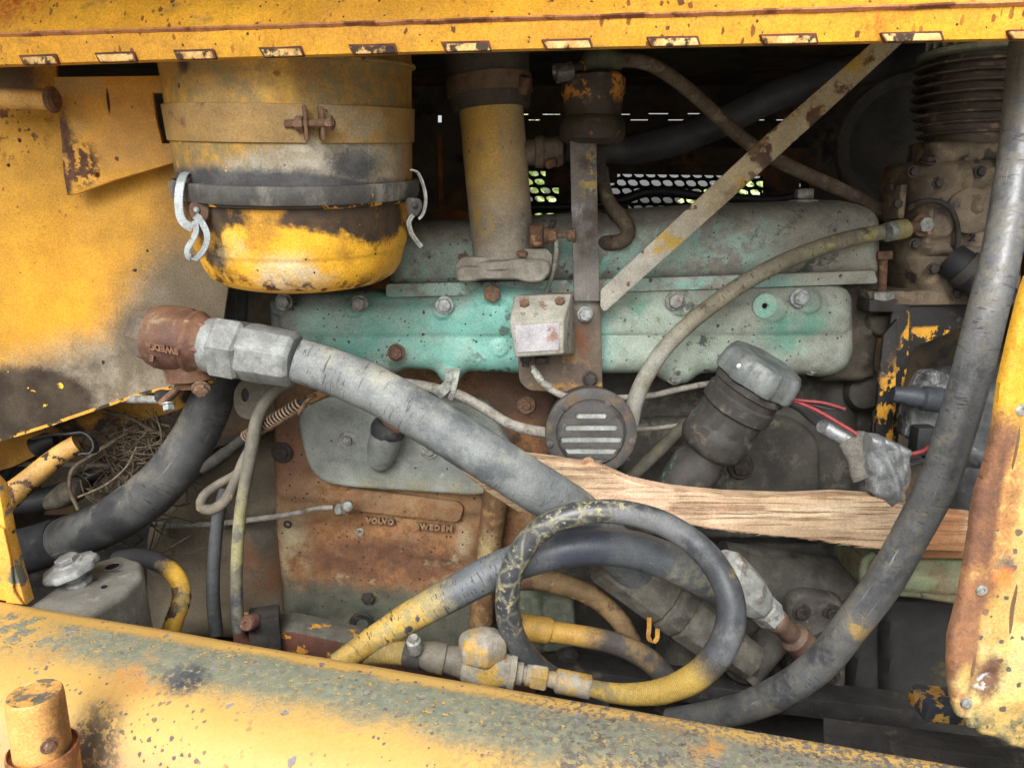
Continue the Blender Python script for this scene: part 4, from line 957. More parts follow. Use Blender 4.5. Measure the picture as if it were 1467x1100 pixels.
part('nut', M().hexa(kb, kax, 15*kk, .009, h0=.036), m_knob, T, smooth=25)
m_ylp = mat('flaking yellow pipe', (C(220, 172, 44, .9), C(190, 146, 50, .9), 20), [((C(84, 60, 48), C(64, 56, 54), 40), Nz(26, .56, .59), .9, -.0004), (C(46, 46, 48), Grad(P(252, 820, 1.17), P(232, 805, 1.17), .012, 20), .7), (C(160, 140, 90), Nz(9, .55, .7), .8)], rough=.5)
solo('curved_yellow_pipe', hose([(170, 800, 1.25, 13), (205, 799, 1.22, 13), (236, 810, 1.18, 13), (256, 832, 1.15, 13), (260, 858, 1.13, 13), (250, 888, 1.11, 13), (240, 920, 1.10, 13)], 24), m_ylp, 'flaking yellow pipe arching down beside the grey cover box', 'pipe')
# ================================================================ engine
TEAL = C(112, 172, 154, .95); TEAL2 = C(98, 160, 142, .9); TGREY = C(140, 142, 134, .95)
def teal(name, greys, extra=(), base=None):
    return mat(name, base or (C(152, 186, 176), C(164, 182, 172), 9), [
        (C(128, 194, 180), Nz(12, .5, .64), .55)]+greys+[
        ((C(98, 100, 92), C(76, 84, 80), 80), Mul(Nz(26, .56, .62), Nz(4, .4, .62)), .85),
        ((C(70, 80, 78)), Mul(Spots(75, .30, .30), Nz(5, .42, .55)), .85, -.0002), (C(60, 70, 68), Spots(150, .34, .22), .9)]+list(extra), rough=.62, bump=((50, .0006), (260, .0002)))
# valve cover
yv = 1.40; vv = lambda x, y: P(x, y, yv-.03)
m_vc = teal('peeling green valve cover', [
    ((C(158, 154, 142), C(138, 136, 126), 40), Mul(Nz(6, .40, .58), Nz(44, .42, .54)), .85, .0003),
    ((C(150, 146, 132), C(136, 132, 120), 30), Blob(vv(1180, 330), .13, .05, .04, 8), .85),
    ((C(146, 148, 138), C(128, 130, 122), 30), Blob(vv(640, 345), .08, .05, .04, 9, (.7, 1, 1)), .85),
    ((C(140, 136, 124), C(118, 116, 106), 30), Mul(Up(.2, .75), Nz(12, .2, .5)), .9)], base=(C(150, 184, 172), C(156, 172, 162), 9))
T = thing('valve_cover', 'long grey green rocker cover with peeling paint along the top of the engine', 'valve cover', P(915, 410, yv))
vo = [(560, 330), (590, 318, 30), (680, 314), (800, 306), (1000, 292), (1205, 286, 30), (1249, 300, 46), (1250, 402, 6), (910, 412), (560, 420)]
part('cover', relief(vo, yv, .085, .060, 8, .0045, .10, amp=.0012, nsc=10), m_vc, T)
part('flange', plate([(555, 409), (910, 401), (1252, 390), (1256, 404), (910, 416), (555, 424)], yv-.090, .06, .003, rnd=3), m_vc, T)
part('filler_nut', M().lathe(P(1151, 292, 1.40), (0, 0, 1), [(22*.00135, -.02), (21*.00135, .006), (14*.00135, .008)], 8).hexa(P(1151, 290, 1.40), (0, 0, 1), .0165, .018, h0=.006), M_zincdust, T)
# manifold
ym = 1.345; mv = lambda x, y: P(x, y, ym-.055)
m_man = teal('green manifold paint', [
    ((C(150, 150, 142), C(120, 122, 116), 30), Mul(Inv(Grad(mv(600, 425), mv(600, 462), .025, 9)), Inv(Blob(mv(710, 430), .05, .03, .02))), .85),
    ((C(128, 128, 120), C(112, 112, 104), 40), Blob(mv(400, 460), .03, .03, .03), .85),
    ((C(168, 182, 168), C(150, 162, 146), 14), Mul(Grad(mv(850, 480), mv(900, 480)), Nz(5, .3, .5)), .75),
    ((C(150, 154, 142), C(134, 138, 126), 20), Mul(Grad(mv(1000, 470), mv(1040, 425), .04), Nz(7, .3, .5)), .85),
    (C(92, 148, 128, .9), Mul(Blob(mv(1145, 470), .06, .04, .04, 9, (1, 1, 1.3)), Nz(9, .4, .6)), .6),
    (C(92, 150, 130, .9), Mul(Blob(mv(905, 455), .055, .03, .04, 12), Nz(10, .44, .6)), .6),
    (C(124, 190, 176, .97), Mul(Blob(mv(640, 485), .18, .06, .05, 7, (.8, 1, 1.6)), Nz(7, .36, .6)), .5)])
T = thing('intake_manifold', 'bright green cast manifold bolted along the side of the engine', 'manifold', P(800, 540, ym))
mo = [(388, 440, 18), (392, 421, 12), (470, 419), (600, 417), (656, 414, 10), (680, 398, 8), (790, 398, 8), (812, 412), (1000, 405), (1185, 401, 20), (1216, 414, 26), (1219, 505, 30), (1206, 530, 14), (1178, 540, 14), (1150, 536, 10),
      (1000, 534, 10), (984, 548, 10), (952, 548, 10), (936, 534, 10), (760, 534), (668, 531, 10), (657, 548, 9), (634, 548, 9), (624, 530, 10), (582, 527, 8), (568, 535, 8), (545, 534, 8), (532, 522, 10), (470, 505), (392, 486, 30)]
bs_ = [(407, 433, 17, .008, 'flat'), (515, 436, 15, .006, 'flat'), (637, 438, 15, .006, 'flat'), (568, 503, 20, .016, 'dome'), (645, 536, 17, .002, 'flat'), (550, 524, 14, .004, 'flat'), (705, 420, 26, .012, 'dome'), (716, 493, 13, .004, 'flat'), (716, 493, 4, .003, 'flat'),
       (967, 431, 18, .008, 'flat'), (967, 537, 18, .004, 'flat'), (1145, 428, 18, .006, 'flat'), (1095, 438, 20, .004, 'flat'), (1163, 527, 16, .004, 'flat'), (720, 450, 60, .012, 'dome'),
       (430, 455, 22, .007, 'ridge', 1190, 452)]
part('casting', relief(mo, ym, .042, .040, 6, .0035, .06, bs_, amp=.0012, nsc=20), m_man, T)
for (x, y, r, mt) in ((407, 432, 9.5, M_zincdust), (515, 435, 9.5, M_zincdust), (637, 437, 10, M_zinc), (967, 431, 10.5, M_zincdust), (967, 537, 10.5, M_zincdust), (1145, 427, 10, M_zinc), (568, 505, 9.5, M_rustbolt), (645, 537, 9.5, M_zinc), (1163, 527, 8, M_zincdust)):
    dd = .055 if y < 520 else .024
    bolt(T, x, y, ym-dd, r, mt)
bolt(T, 705, 420, ym-.066, 13.5, M_rustbolt, washer=0, h=.5)
bolt(T, 550, 522, ym-.02, 10, M_rustbolt, washer=0)
kk = S(1095, 438, ym); m_plug = mat('green washer', (C(120, 180, 160), C(150, 164, 150), 60), rough=.7)
part('plug', M().lathe(P(1095, 438, ym-.048), (0, -1, 0), [(17*kk, 0), (17*kk, .004), (13*kk, .006), (5*kk, .006), (3.4*kk, .003), (0, .003)], 32), m_plug, T)
part('plug_hole_disc', M().lathe(P(1095, 438, ym-.0535), (0, -1, 0), [(0, 0), (3.4*kk, 0), (3.6*kk, .0012)], 20, caps=False), blk, T)  # black disc painting the dark inside the plug
# block
yb = 1.47; bb = lambda x, y: P(x, y, yb-.03)
m_blk = mat('rusty engine block', (C(156, 124, 88), C(132, 104, 76), 12), [
    ((C(150, 108, 70), C(128, 90, 58), 40), Mul(Nz(7, .42, .58), Nz(60, .35, .55)), .9, .0003),
    ((C(150, 106, 66), C(122, 82, 52), 60), Mul(Blob(bb(545, 810), .20, .07, .05, 7, (.8, 1, 1.8)), Nz(40, .38, .5)), .92, .0003),
    ((C(118, 82, 58), C(100, 68, 50), 40), Mul(Blob(bb(560, 800), .14, .05, .03, 9, (.8, 1, 3.2)), Nz(14, .34, .5)), .95),
    ((C(176, 164, 128), C(156, 140, 108), 24), Max(Mul(Nz(13, .60, .70), Blob(bb(540, 770), .18, .08, .04)), Blob(bb(664, 775), .014, .014, .01, 30, (1, 1, .5)), Mul(Blob(bb(418, 790), .05, .04, .03, 12, (1.6, 1, .6)), Nz(14, .4, .56))), .9),
    ((C(94, 92, 78), C(76, 78, 68), 20), Grad(bb(540, 822), bb(540, 866), .07, 9), .85),
    (C(76, 84, 72), Mul(Grad(bb(460, 830), bb(450, 880), .05), Nz(8, .5, .6)), .8),
    ((C(98, 72, 56), C(80, 60, 48), 18), Blob(bb(760, 600), .12, .06, .04, 8), .85),
    (C(150, 104, 62), Mul(Blob(bb(740, 635), .05, .03, .03), Nz(18, .4, .56)), .8),
    (C(126, 92, 70), Blob(bb(410, 640), .05, .04, .03, 9, (1, 1, .5)), .9),
    (C(64, 50, 42), Spots(120, .34, .35), .95)], rough=.88, bump=((70, .0012), (260, .0006)))
T = thing('engine_block', 'rust brown engine block side with cast lettering below the grey plate', 'engine block', P(560, 905, yb))
bo = [(392, 500), (800, 500), (800, 905), (790, 930), (412, 930), (408, 860), (396, 740)]
part('casting', relief(bo, yb, .03, .02, 8, .006, .16, [(403, 648, 22, .006), (532, 858, 20, .010), (518, 893, 24, .006, 'flat'), (754, 580, 20, .005), (430, 860, 30, .01), (560, 760, 26, .006, 'ridge', 660, 775), (420, 690, 20, .008, 'ridge', 690, 712)], amp=.0022, nsc=12), m_blk, T)
rail = [(494, 706), (506, 702), (655, 722), (661, 727), (657, 744), (650, 746), (512, 730), (496, 732), (490, 718)]
part('cast_bar', plate(rail, yb-.046, .03, .005, rnd=4).rough(.0006, 40), m_blk, T)
yt = yb-.0415
m_let = mat('rusty cast letters', (C(150, 116, 82), C(124, 92, 64), 90), rough=.85, bump=((300, .0002),), vary=.12)
tx = text_mesh('VOLVO', P(545, 746, yt), (1, 0, -.07), (.03, 0, 1), .0155, .0045, 1.15, .0003); part('raised_lettering', tx, m_let, T)
tx = text_mesh('SWEDEN', P(622, 755, yt-.0045), (1, 0, -.08), (.03, 0, 1), .0155, .0045, 1.32, .0003); part('raised_lettering', tx, m_let, T)
for x, y in ((516, 762), (629, 773), (412, 751)):
    kk = S(x, y, yb); part('bolt_hole', M().lathe(P(x, y, yb-.0325), (0, -1, 0), [(0, -.006), (3.0*kk, -.006), (3.2*kk, .0012), (4.8*kk, .0014), (6*kk, 0)], 18, caps=False), M_zincdust if x != 412 else M_darkbolt, T)
bolt(T, 404, 648, yb-.036, 10, M_darkbolt, washer=1.5, h=.3); bolt(T, 754, 580, yb-.034, 7, M_rustbolt, washer=1.9, h=.4)
bolt(T, 527, 856, yb-.040, 10, M_darkbolt, washer=0, h=.4)
kk = S(518, 895, yb); part('cup_hole', M().lathe(P(518, 894, yb-.04), (0, -1, 0), [(0, -.012), (9*kk, -.012), (9*kk, 0), (16*kk, .004), (18*kk, 0)], 26, caps=False), M_darkmetal, T)
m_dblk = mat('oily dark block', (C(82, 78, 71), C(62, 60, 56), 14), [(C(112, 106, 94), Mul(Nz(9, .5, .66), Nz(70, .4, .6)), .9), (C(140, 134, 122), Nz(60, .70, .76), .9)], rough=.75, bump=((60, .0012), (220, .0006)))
part('dark_side', relief([(790, 470), (1250, 470), (1250, 1000), (790, 1000)], yb-.0, .02, .02, 4, .010, .1, [(1195, 560, 26, .02, 'ridge', 1195, 760)], amp=.004, nsc=9), m_dblk, T)
T2 = thing('water_jacket_cover', 'black rounded cover plate with a large recessed bolt above the plank', 'cover plate', P(1040, 735, 1.44))
part('cover', relief([(885, 640, 20), (910, 598, 30), (1130, 594, 40), (1172, 622, 40), (1174, 770, 8), (885, 770, 8)], 1.44, .022, .016, 8, .005, .03, amp=.0015, nsc=20), m_dblk, T2)
bolt(T2, 1061, 668, 1.415, 13, M_darkbolt, washer=1.45, h=.35)
T3 = thing('timing_housing', 'dusty brown stepped end housing at the right of the green manifold', 'housing', P(1235, 545, 1.44))
m_th = mat('dusty brown casting', (C(98, 88, 74), C(76, 70, 60), 14), [(C(128, 118, 98), Mul(Nz(14, .5, .64), Up(-.3, .8)), .9), (C(56, 50, 44), Nz(18, .56, .68), .8)], rough=.85, bump=((60, .0015), (240, .0006)))
part('casting', relief([(1160, 395), (1250, 398), (1262, 410), (1262, 448), (1250, 470), (1246, 500), (1243, 536), (1222, 545), (1160, 545)], 1.425, .05, .02, 6, .004, .06, [(1225, 470, 12, .012), (1232, 420, 10, .012), (1222, 512, 14, .01)], amp=.003, nsc=24), m_th, T3)
part('boss', M().lathe(P(1262, 463, 1.38), (.3, -1, 0), [(.03, -.05), (.028, 0), (.018, .004), (.016, .012), (0, .012)], 24).rough(.002, 40), m_th, T3)
part('pad', relief([(1236, 450), (1290, 445), (1298, 470), (1290, 482), (1250, 482), (1236, 470)], 1.38, .02, .008, 6, .004, .05, amp=.002), m_th, T3)
part('lower_lug', M().lathe(P(1238, 560, 1.43), (-.3, -1, .1), [(.045, -.03), (.042, .01), (.03, .03), (.016, .036), (0, .036)], 28).rough(.003, 24), m_dblk, T3)
part('cylinder_boss', M().lathe(P(1228, 498, 1.40), (0, -.2, -1), [(.022, -.005), (.024, .0), (.024, .006), (.019, .008), (.019, .045)], 24).rough(.001, 40), m_th, T3)
# grey plate on the block
yc = 1.405; cv = lambda x, y: P(x, y, yc)
m_cp = mat('aluminium cover plate', (C(152, 156, 148), C(132, 138, 132), 22), [(C(172, 186, 196), Mul(Nz(22, .58, .7), Nz(7, .4, .6)), .6), (C(120, 122, 110), Nz(12, .55, .7), .8), (C(150, 144, 116), Mul(Grad(cv(560, 670), cv(560, 705), .02), Nz(20, .4, .6)), .9), (C(84, 82, 76), Spots(80, .25, .2), .9)], rough=.55, metal=.1, bump=((120, .0004), (500, .0002)))
T = thing('crankcase_cover', 'pale grey aluminium side plate with an oil pipe socket under the big hose', 'cover plate', P(560, 708, yc))
co = [(427, 604, 10), (434, 580, 8), (448, 566, 10), (520, 562), (700, 575, 20), (735, 640), (712, 704, 14), (678, 709, 10), (500, 697, 8), (460, 690, 16), (440, 664, 16)]
part('plate', relief(co, yc, .012, .010, 4, .0035, .04, [(548, 640, 46, .014)], amp=.0006, nsc=30), m_cp, T)
bolt(T, 498, 630, yc-.013, 7.5, M_zincdust, washer=1.75, h=.7); bolt(T, 615, 645, yc-.013, 7.5, M_zincdust, washer=1.7, h=.6)
kk = S(550, 640, yc)
part('socket', hose([(543, 668, yc-.022, 12), (545, 658, yc-.030, 19), (549, 642, yc-.042, 23), (553, 628, yc-.05, 24), (556, 616, yc-.054, 24)], 30, .004, .04, 50), m_cp, T)
part('rubber_ring', hose([(555, 620, yc-.053, 24.6), (556, 615, yc-.055, 25), (558, 608, yc-.058, 23), (559, 604, yc-.059, 19)], 30, .003, .05, 60), M_rubber, T)
solo('oil_pipe', hose([(556, 624, yc-.054, 17), (564, 608, yc-.062, 17), (576, 590, yc-.066, 17), (595, 560, yc-.06, 16)], 26), mat('orange brown pipe', (C(158, 104, 72), C(130, 82, 58), 40), [(C(90, 56, 44), Nz(60, .58, .7), .9)], rough=.7), 'short orange brown pipe stub rising from the socket behind the big hose', 'pipe')
solo('gasket_scrap', relief([(436, 575), (440, 566), (456, 558), (480, 556), (482, 560), (462, 572), (444, 580)], yc-.014, .004, .004, 3, .002, .01, amp=.0012), mat('brown gasket scrap', (C(176, 130, 70), C(140, 104, 62), 60), rough=.9), 'torn brown gasket scrap on the corner of the grey side plate', 'gasket')
m_rp = mat('rusty upright pipe', (C(120, 90, 58), C(98, 74, 50), 20), [((C(156, 122, 78), C(136, 100, 62), 60), Nz(50, .5, .62), .9), (C(168, 150, 104), Mul(Blob(P(697, 790, 1.36), .02, .02, .01, 30, (1, 1, .6)), Nz(20, .3, .5)), .9), (C(70, 48, 38), Spots(110, .34, .35), .9)], rough=.85)
solo('breather_pipe', hose([(712, 690, 1.40, 19), (708, 730, 1.40, 19), (700, 790, 1.395, 18), (692, 850, 1.39, 17), (688, 915, 1.385, 17)], 28), m_rp, 'rusty upright pipe at the right edge of the lettered block', 'pipe')
# dark edge beside the upright pipe
solo('lower_rail', M().sweep([P(340, 905, 1.16), P(420, 905, 1.17), P(560, 935, 1.20), P(760, 985, 1.24)], [(-.022, -.03), (-.022, .03), (.018, .03), (.022, .02), (.022, -.03)], wdir=(0, 0, 1)).bevel(.003), mat('chipped brown rail', (C(100, 62, 48), C(84, 54, 44), 20), [((C(104, 100, 88), C(84, 82, 76), 30), Up(.3, .8), .9), (YEL2, Nz(26, .60, .64), .6)], rough=.8), 'brown rail with flaked yellow paint just inside the beam', 'rail')
T = thing('rail_bracket', 'dusty bracket with a red rusted pin end inside the beam', 'bracket', P(370, 900, 1.12))
part('bracket', M().box(P(380, 900, 1.14), .05, .05, .06, rot=Matrix.Rotation(.3, 3, 'Z')).bevel(.004).rough(.001), M_darkmetal, T)
part('pin', M().lathe(P(354, 893, 1.10), (-.2, -1, .35), [(.013, -.02), (.0135, 0), (.011, .004), (.004, .005), (.002, .002), (0, .002)], 22).rough(.0008, 60), mat('red rust', (C(118, 84, 68), C(92, 62, 52), 60), [(C(170, 150, 140), Nz(60, .6, .7), .9)], rough=.9), T)
# ------------------------------------------------ thin pipes
M_pipeg = M_wirewhite
T = thing('fuel_pipe', 'pale steel pipe sagging from the big hose to the round horn, held by a clip', 'pipe', P(690, 590, 1.29))
part('pipe', hose([(570, 548, 1.30, 7.5), (600, 552, 1.30, 7.5), (625, 557, 1.295, 7.5), (655, 565, 1.29, 7.5), (690, 583, 1.285, 7.5), (730, 607, 1.27, 7.5), (765, 617, 1.25, 7.8), (800, 622, 1.23, 8)], 18), M_wirewhite, T)
part('clip', ribbon([(646, 528, 1.303), (645, 545, 1.296), (641, 552, 1.285), (633, 560, 1.276), (626, 566, 1.279)], Vector((1, 0, -.2)), .020, .003), M_zincdust, T)
part('clip', ribbon([(656, 528, 1.30), (652, 548, 1.288), (649, 560, 1.280), (645, 572, 1.285)], Vector((1, 0, -.2)), .010, .003), M_zincdust, T)
bolt(T, 645, 539, 1.300, 9, M_zinc, washer=0, h=.5)
solo('steel_pipe', hose([(858, 570, 1.30, 4.5), (880, 570, 1.30, 4.5), (930, 567, 1.32, 4.5), (975, 557, 1.33, 4.5), (1020, 549, 1.34, 4.5), (1060, 545, 1.36, 4)], 12), M_wirewhite, 'thin pale pipe crossing behind the curved hose towards the filler neck', 'pipe')
solo('steel_pipe', hose([(895, 615, 1.34, 3), (930, 614, 1.34, 3), (970, 609, 1.36, 3), (1000, 602, 1.38, 3)], 10), M_wirewhite, 'very thin pipe leaving the right rim of the horn', 'pipe')
solo('dull_pipe', hose([(980, 610, 1.36, 9), (950, 640, 1.33, 9.5), (920, 668, 1.31, 9.5), (895, 692, 1.3, 9.5)], 16), mat('dull olive hose', (C(96, 90, 76), C(76, 72, 62), 30), rough=.8), 'dull hose running down left from the filler neck behind the horn', 'hose')
# ------------------------------------------------ post with canister, plate, box
m_bar = mat('grey worn bar', (C(122, 118, 112), C(100, 96, 92), 16), [(C(150, 148, 150), Nz(26, .54, .7, stretch=(1, 1, .4)), .6), (C(84, 74, 66), Nz(9, .54, .66), .8), (C(180, 160, 90), Mul(Blob(P(846, 245, 1.23), .022, .01, .015, 40, (1, 1, .5)), Nz(40, .5, .56)), .7), (RUST, Nz(70, .66, .72), .9)], rough=.7)
T = thing('mounting_post', 'grey flat steel post with rusty plate standing before the green engine', 'post', P(840, 560, 1.26))
pb_ = [P(836, 195, 1.25), P(838, 300, 1.25), P(840, 424, 1.25)]; kk = S(838, 300, 1.25)
part('bar', plate([(818, 190), (853, 190), (855, 300), (858, 430), (824, 430), (820, 300)], 1.246, .008, .0015), m_bar, T)
m_mp = mat('rusty mounting plate', (C(112, 98, 84), C(92, 80, 70), 18), [(C(146, 112, 70), Mul(Blob(P(800, 540, 1.25), .05, .03, .03), Nz(24, .46, .56)), .7), (C(190, 140, 60), Mul(Grad(P(820, 548, 1.25), P(820, 558, 1.25)), Nz(60, .55, .6)), .7), (C(150, 148, 140), Blob(P(838, 432, 1.25), .022, .012, .01, 20), .7), (C(44, 40, 38), Blob(P(813, 526, 1.25), .004, .001, .0), .9), (C(120, 70, 40), Mul(Blob(P(832, 490, 1.25), .02, .02, .02), Nz(30, .4, .55)), .9), (C(46, 42, 40), Blob(P(829, 472, 1.25), .005, .002, .004, 60), .9)], rough=.75)  # small round dark dot paints the shade of an uncut hole
part('plate', plate([(740, 424, 8), (850, 419, 12), (859, 430, 8), (862, 556, 10), (852, 562, 8), (757, 558, 14), (745, 545, 8)], 1.262, .006, .0018), m_mp, T)
part('tail', plate([(820, 545), (862, 545), (866, 600), (826, 600)], 1.27, .006, .001), m_mp, T)
bolt(T, 838, 450, 1.258, 9.5, M_zinc, washer=1.2, h=.8); bolt(T, 845, 542, 1.258, 9, M_darkbolt, washer=1.2, h=.9)
T = thing('control_box', 'small pale grey metal box with a white plate and two rusty screws', 'box', P(778, 512, 1.2))
y0 = 1.175; y1 = 1.255
m_cbx = mat('pale chipped box paint', (C(166, 164, 152), C(146, 144, 132), 30), [(C(122, 110, 92), Nz(50, .56, .68), .9), (C(120, 90, 66), Mul(Nz(20, .6, .66), Nz(80, .4, .55)), .9)], rough=.65)
f_ = [P(731, 463, y0), P(808, 460, y0), P(806, 506, y0), P(738, 512, y0)]
# body as a bent sheet: back, sloping top, front
A_ = [P(738, 425, y1-.03), P(820, 421, y1-.03), P(806, 505, y0-.001), P(738, 511, y0-.001)]
front = [(729, 462), (808, 458), (807, 507), (738, 512)]
vF = [P(x, y, y0) for x, y in front]; vT = [P(737, 424, y1-.04), P(819, 421, y1-.04)]; vB = [P(735, 424, y1), P(822, 422, y1), P(824, 508, y1), P(741, 512, y1)]
bm0 = M().add([vF[0], vF[1], vF[2], vF[3], vT[0], vT[1], vB[0], vB[1], vB[2], vB[3]], [(0, 1, 2, 3), (4, 5, 1, 0), (6, 7, 5, 4), (9, 8, 7, 6), (3, 2, 8, 9), (0, 3, 9, 6, 4), (1, 5, 7, 8, 2)])
part('body', bm0.bevel(.0035, 15, 3).rough(.0003, 60), m_cbx, T)
m_pl = mat('blank white plate', (C(180, 176, 180), C(160, 157, 162), 40), [(C(150, 112, 96), Mul(Blob(P(788, 478, y0), .012, .006, .008, 60), Nz(60, .44, .54)), .8), (C(120, 110, 110), Nz(70, .66, .72), .8)], rough=.5)
part('plate', plate([(737, 467), (801, 463), (800, 501), (742, 505)], y0-.0022, .0014, .0004, rnd=2), m_pl, T)
nT = (vT[1]-vT[0]).cross(vF[0]-vT[0]).normalized(); nT = nT if nT.y < 0 else -nT
for x, y in ((751, 436), (802, 433)):
    pc = PP(x, y, vT[0], nT); bolt(T, x, y, 0, 7.5, M_rustbolt, washer=0, h=.7, axis=nT, pos=pc)
part('terminal', M().box(P(776, 516, 1.235), .022, .02, .012).bevel(.002), M_darkmetal, T)
part('terminal', M().lathe(P(753, 512, 1.225), (0, 0, -1), [(.009, -.004), (.009, .006), (.006, .008), (.006, .016)], 14), M_darkmetal, T)
T = thing('box_cable', 'pale cable with crimped ends looping from the small box to the horn', 'cable', P(790, 560, 1.22))
part('cable', hose([(763, 524, 1.225, 3.5), (768, 536, 1.22, 4), (778, 549, 1.215, 4.5), (794, 561, 1.215, 5), (815, 569, 1.22, 5), (845, 574, 1.24, 5)], 14), M_wirewhite, T)
part('crimp', hose([(764, 530, 1.222, 5.5), (772, 541, 1.217, 6), (776, 546, 1.216, 6)], 10, amp=.1, nsc=90), M_zincdust, T)
part('crimp', hose([(778, 548, 1.215, 5.5), (786, 555, 1.215, 6), (789, 558, 1.215, 5)], 10, amp=.08, nsc=90), M_zincdust, T)
# canister on post
m_can = mat('greasy canister', (C(74, 66, 56), C(56, 50, 44), 24), [(C(196, 130, 34), Mul(Grad(P(847, 146, 1.2), P(847, 124, 1.2), .02, 30), Nz(26, .52, .56)), .6), (C(170, 120, 40), Mul(Grad(P(820, 140, 1.2), P(880, 140, 1.2)), Nz(50, .66, .7)), .6), (C(104, 94, 80), Nz(40, .55, .68), .9)], rough=.65, bump=((70, .0015), (220, .0006)))
T = thing('fuel_canister', 'black greasy canister with flakes of yellow on top of the steel post', 'canister', P(847, 202, 1.26))
c0 = P(848, 204, 1.27); kk = S(848, 160, 1.27)
part('body', M().lathe(c0, (0, 0, 1), [(30*kk, -4*kk), (44*kk, 2*kk), (47*kk, 8*kk), (46*kk, 26*kk), (43*kk, 32*kk), (41*kk, 34*kk), (42*kk, 62*kk), (45*kk, 66*kk), (45*kk, 86*kk), (41*kk, 90*kk), (22*kk, 92*kk), (21*kk, 108*kk), (17*kk, 112*kk)], 48).rough(.0018, 30), m_can, T)
part('elbow', hose([(848, 100, 1.26, 20), (852, 88, 1.25, 19), (866, 84, 1.24, 17), (880, 86, 1.24, 13), (892, 88, 1.24, 12)], 20, .004, .08, 50), mat('greenish fitting', (C(92, 90, 72), C(74, 76, 62), 40), [(C(70, 110, 80), Nz(30, .55, .66), .8)], rough=.8), T)
part('side_port', hose([(838, 97, 1.25, 10), (822, 100, 1.245, 9), (812, 102, 1.24, 9)], 16), m_can, T)
part('sight_cap', M().lathe(P(820, 101, 1.24), (P(794, 106, 1.235)-P(820, 101, 1.24)), [(.009, 0), (.0145, .001), (.0145, .022), (.0155, .023), (.0155, .027), (.013, .029), (.011, .024), (0, .024)], 24), mat('dull clear cap', (C(130, 132, 128), C(90, 92, 88), 60), rough=.2, metal=.3), T)
solo('rear_strap', plate([(852, 196), (866, 196), (868, 262), (856, 262)], 1.30, .006, .001), M_darkmetal, 'narrow dark strap hanging behind the flat steel post', 'strap')
m_rt = mat('rusty brown tube', (C(110, 96, 80), C(88, 76, 64), 26), [(C(130, 118, 100), Nz(50, .53, .66), .9), (C(90, 58, 44), Nz(30, .56, .68), .9)], rough=.85)
solo('curled_hose', hose([(862, 240, 1.34, 9), (866, 268, 1.34, 9), (874, 292, 1.33, 10), (890, 312, 1.32, 11), (900, 328, 1.31, 11), (896, 342, 1.30, 11), (880, 348, 1.31, 11), (858, 348, 1.33, 11)], 18), m_rt, 'dusty brown hose hooking back behind the steel post', 'hose')
solo('rusty_tube', hose([(885, 87, 1.25, 10), (908, 87, 1.26, 10), (935, 94, 1.28, 10), (968, 115, 1.31, 10), (1005, 145, 1.34, 10), (1045, 183, 1.37, 10), (1090, 217, 1.38, 10), (1140, 243, 1.39, 10), (1200, 270, 1.40, 10), (1240, 290, 1.41, 10), (1285, 316, 1.42, 11)], 20), m_rt, 'rusty brown tube crossing behind the flat brace to the compressor', 'tube')
m_br = mat('worn cream brace', (C(184, 168, 134), C(166, 150, 118), 14), [((C(176, 172, 160), C(160, 156, 144), 30), Mul(Grad(P(1050, 270, 1.2), P(950, 360, 1.2), .05), Nz(6, .2, .5)), .7), ((C(104, 80, 58), C(86, 68, 52), 40), Mul(Nz(24, .50, .58), Grad(P(1000, 320, 1.2), P(1100, 220, 1.2), .08)), .9), (C(96, 78, 58), Mul(Spots(60, .4, .5, stretch=(1, 1, .6))), .9), (C(184, 150, 60), Mul(Nz(13, .54, .66)), .6), (C(96, 82, 66), Nz(60, .66, .72), .9)], rough=.65)
T = thing('flat_brace', 'long worn cream flat brace slanting from the hood to the steel post', 'brace', P(865, 450, 1.24))
Pa = P(1290, 55, 1.16); Pb = P(872, 432, 1.235); N_ = Vector((0, 1, 0)); dv = (Pb-Pa).normalized(); sd_ = dv.cross(Vector((0, -1, 0))).normalized(); nn = dv.cross(sd_).normalized()
if nn.y < 0: nn = -nn
part('bar', plate([(1262, 52), (1302, 52), (1127, 212), (960, 362), (866, 446, 4), (861, 440, 4), (861, 416, 4), (921, 360), (1092, 200)], th=.005, bev=.001, O=Pb, N=nn), m_br, T)
# horn
yh = 1.19; kk = S(847, 621, yh); hc0 = P(847, 621, yh)
m_horn = mat('dusty black horn', (C(80, 77, 75), C(64, 62, 62), 20), [(C(98, 88, 70), Mul(Inv(Blob(hc0, .062, .006, .006)), Nz(22, .5, .62)), .9), (C(120, 114, 104), Nz(50, .62, .74), .9), (C(104, 84, 64), Mul(Inv(Blob(hc0, .058, .004, .004)), Nz(30, .56, .66)), .9)], rough=.7)
T = thing('horn', 'round black horn with a slotted grille face on the engine side', 'horn', P(847, 686, yh))
part('rim', M().lathe(hc0, (0, -1, 0), [(60*kk, -.06), (63*kk, -.02), (66*kk, -.012), (66*kk, -.003), (63*kk, 0), (55*kk, .0005), (51*kk, .001), (49.5*kk, -.001), (48*kk, .003), (45*kk, .0065), (44*kk, .004), (43.5*kk, -.006)], 72, caps=False), m_horn, T)
part('diaphragm', M().lathe(hc0+Vector((0, -.0005, 0)), (0, -1, 0), [(47*kk, 0), (30*kk, .002), (8*kk, .0025), (5*kk, .004), (0, .004)], 48, caps=False), mat('pale diaphragm', (C(160, 164, 160), C(130, 134, 130), 30), [(C(130, 124, 112), Nz(40, .58, .7), .8)], rough=.5), T)
slots_ = [(596, 20), (613, 36), (630, 43), (646.5, 43), (662, 34)]; edges = []
R0 = 46.0; cy0 = 622.0
bounds = [cy0-R0]+[s for (y, h) in slots_ for s in (y-4.4, y+4.4)]+[cy0+R0]
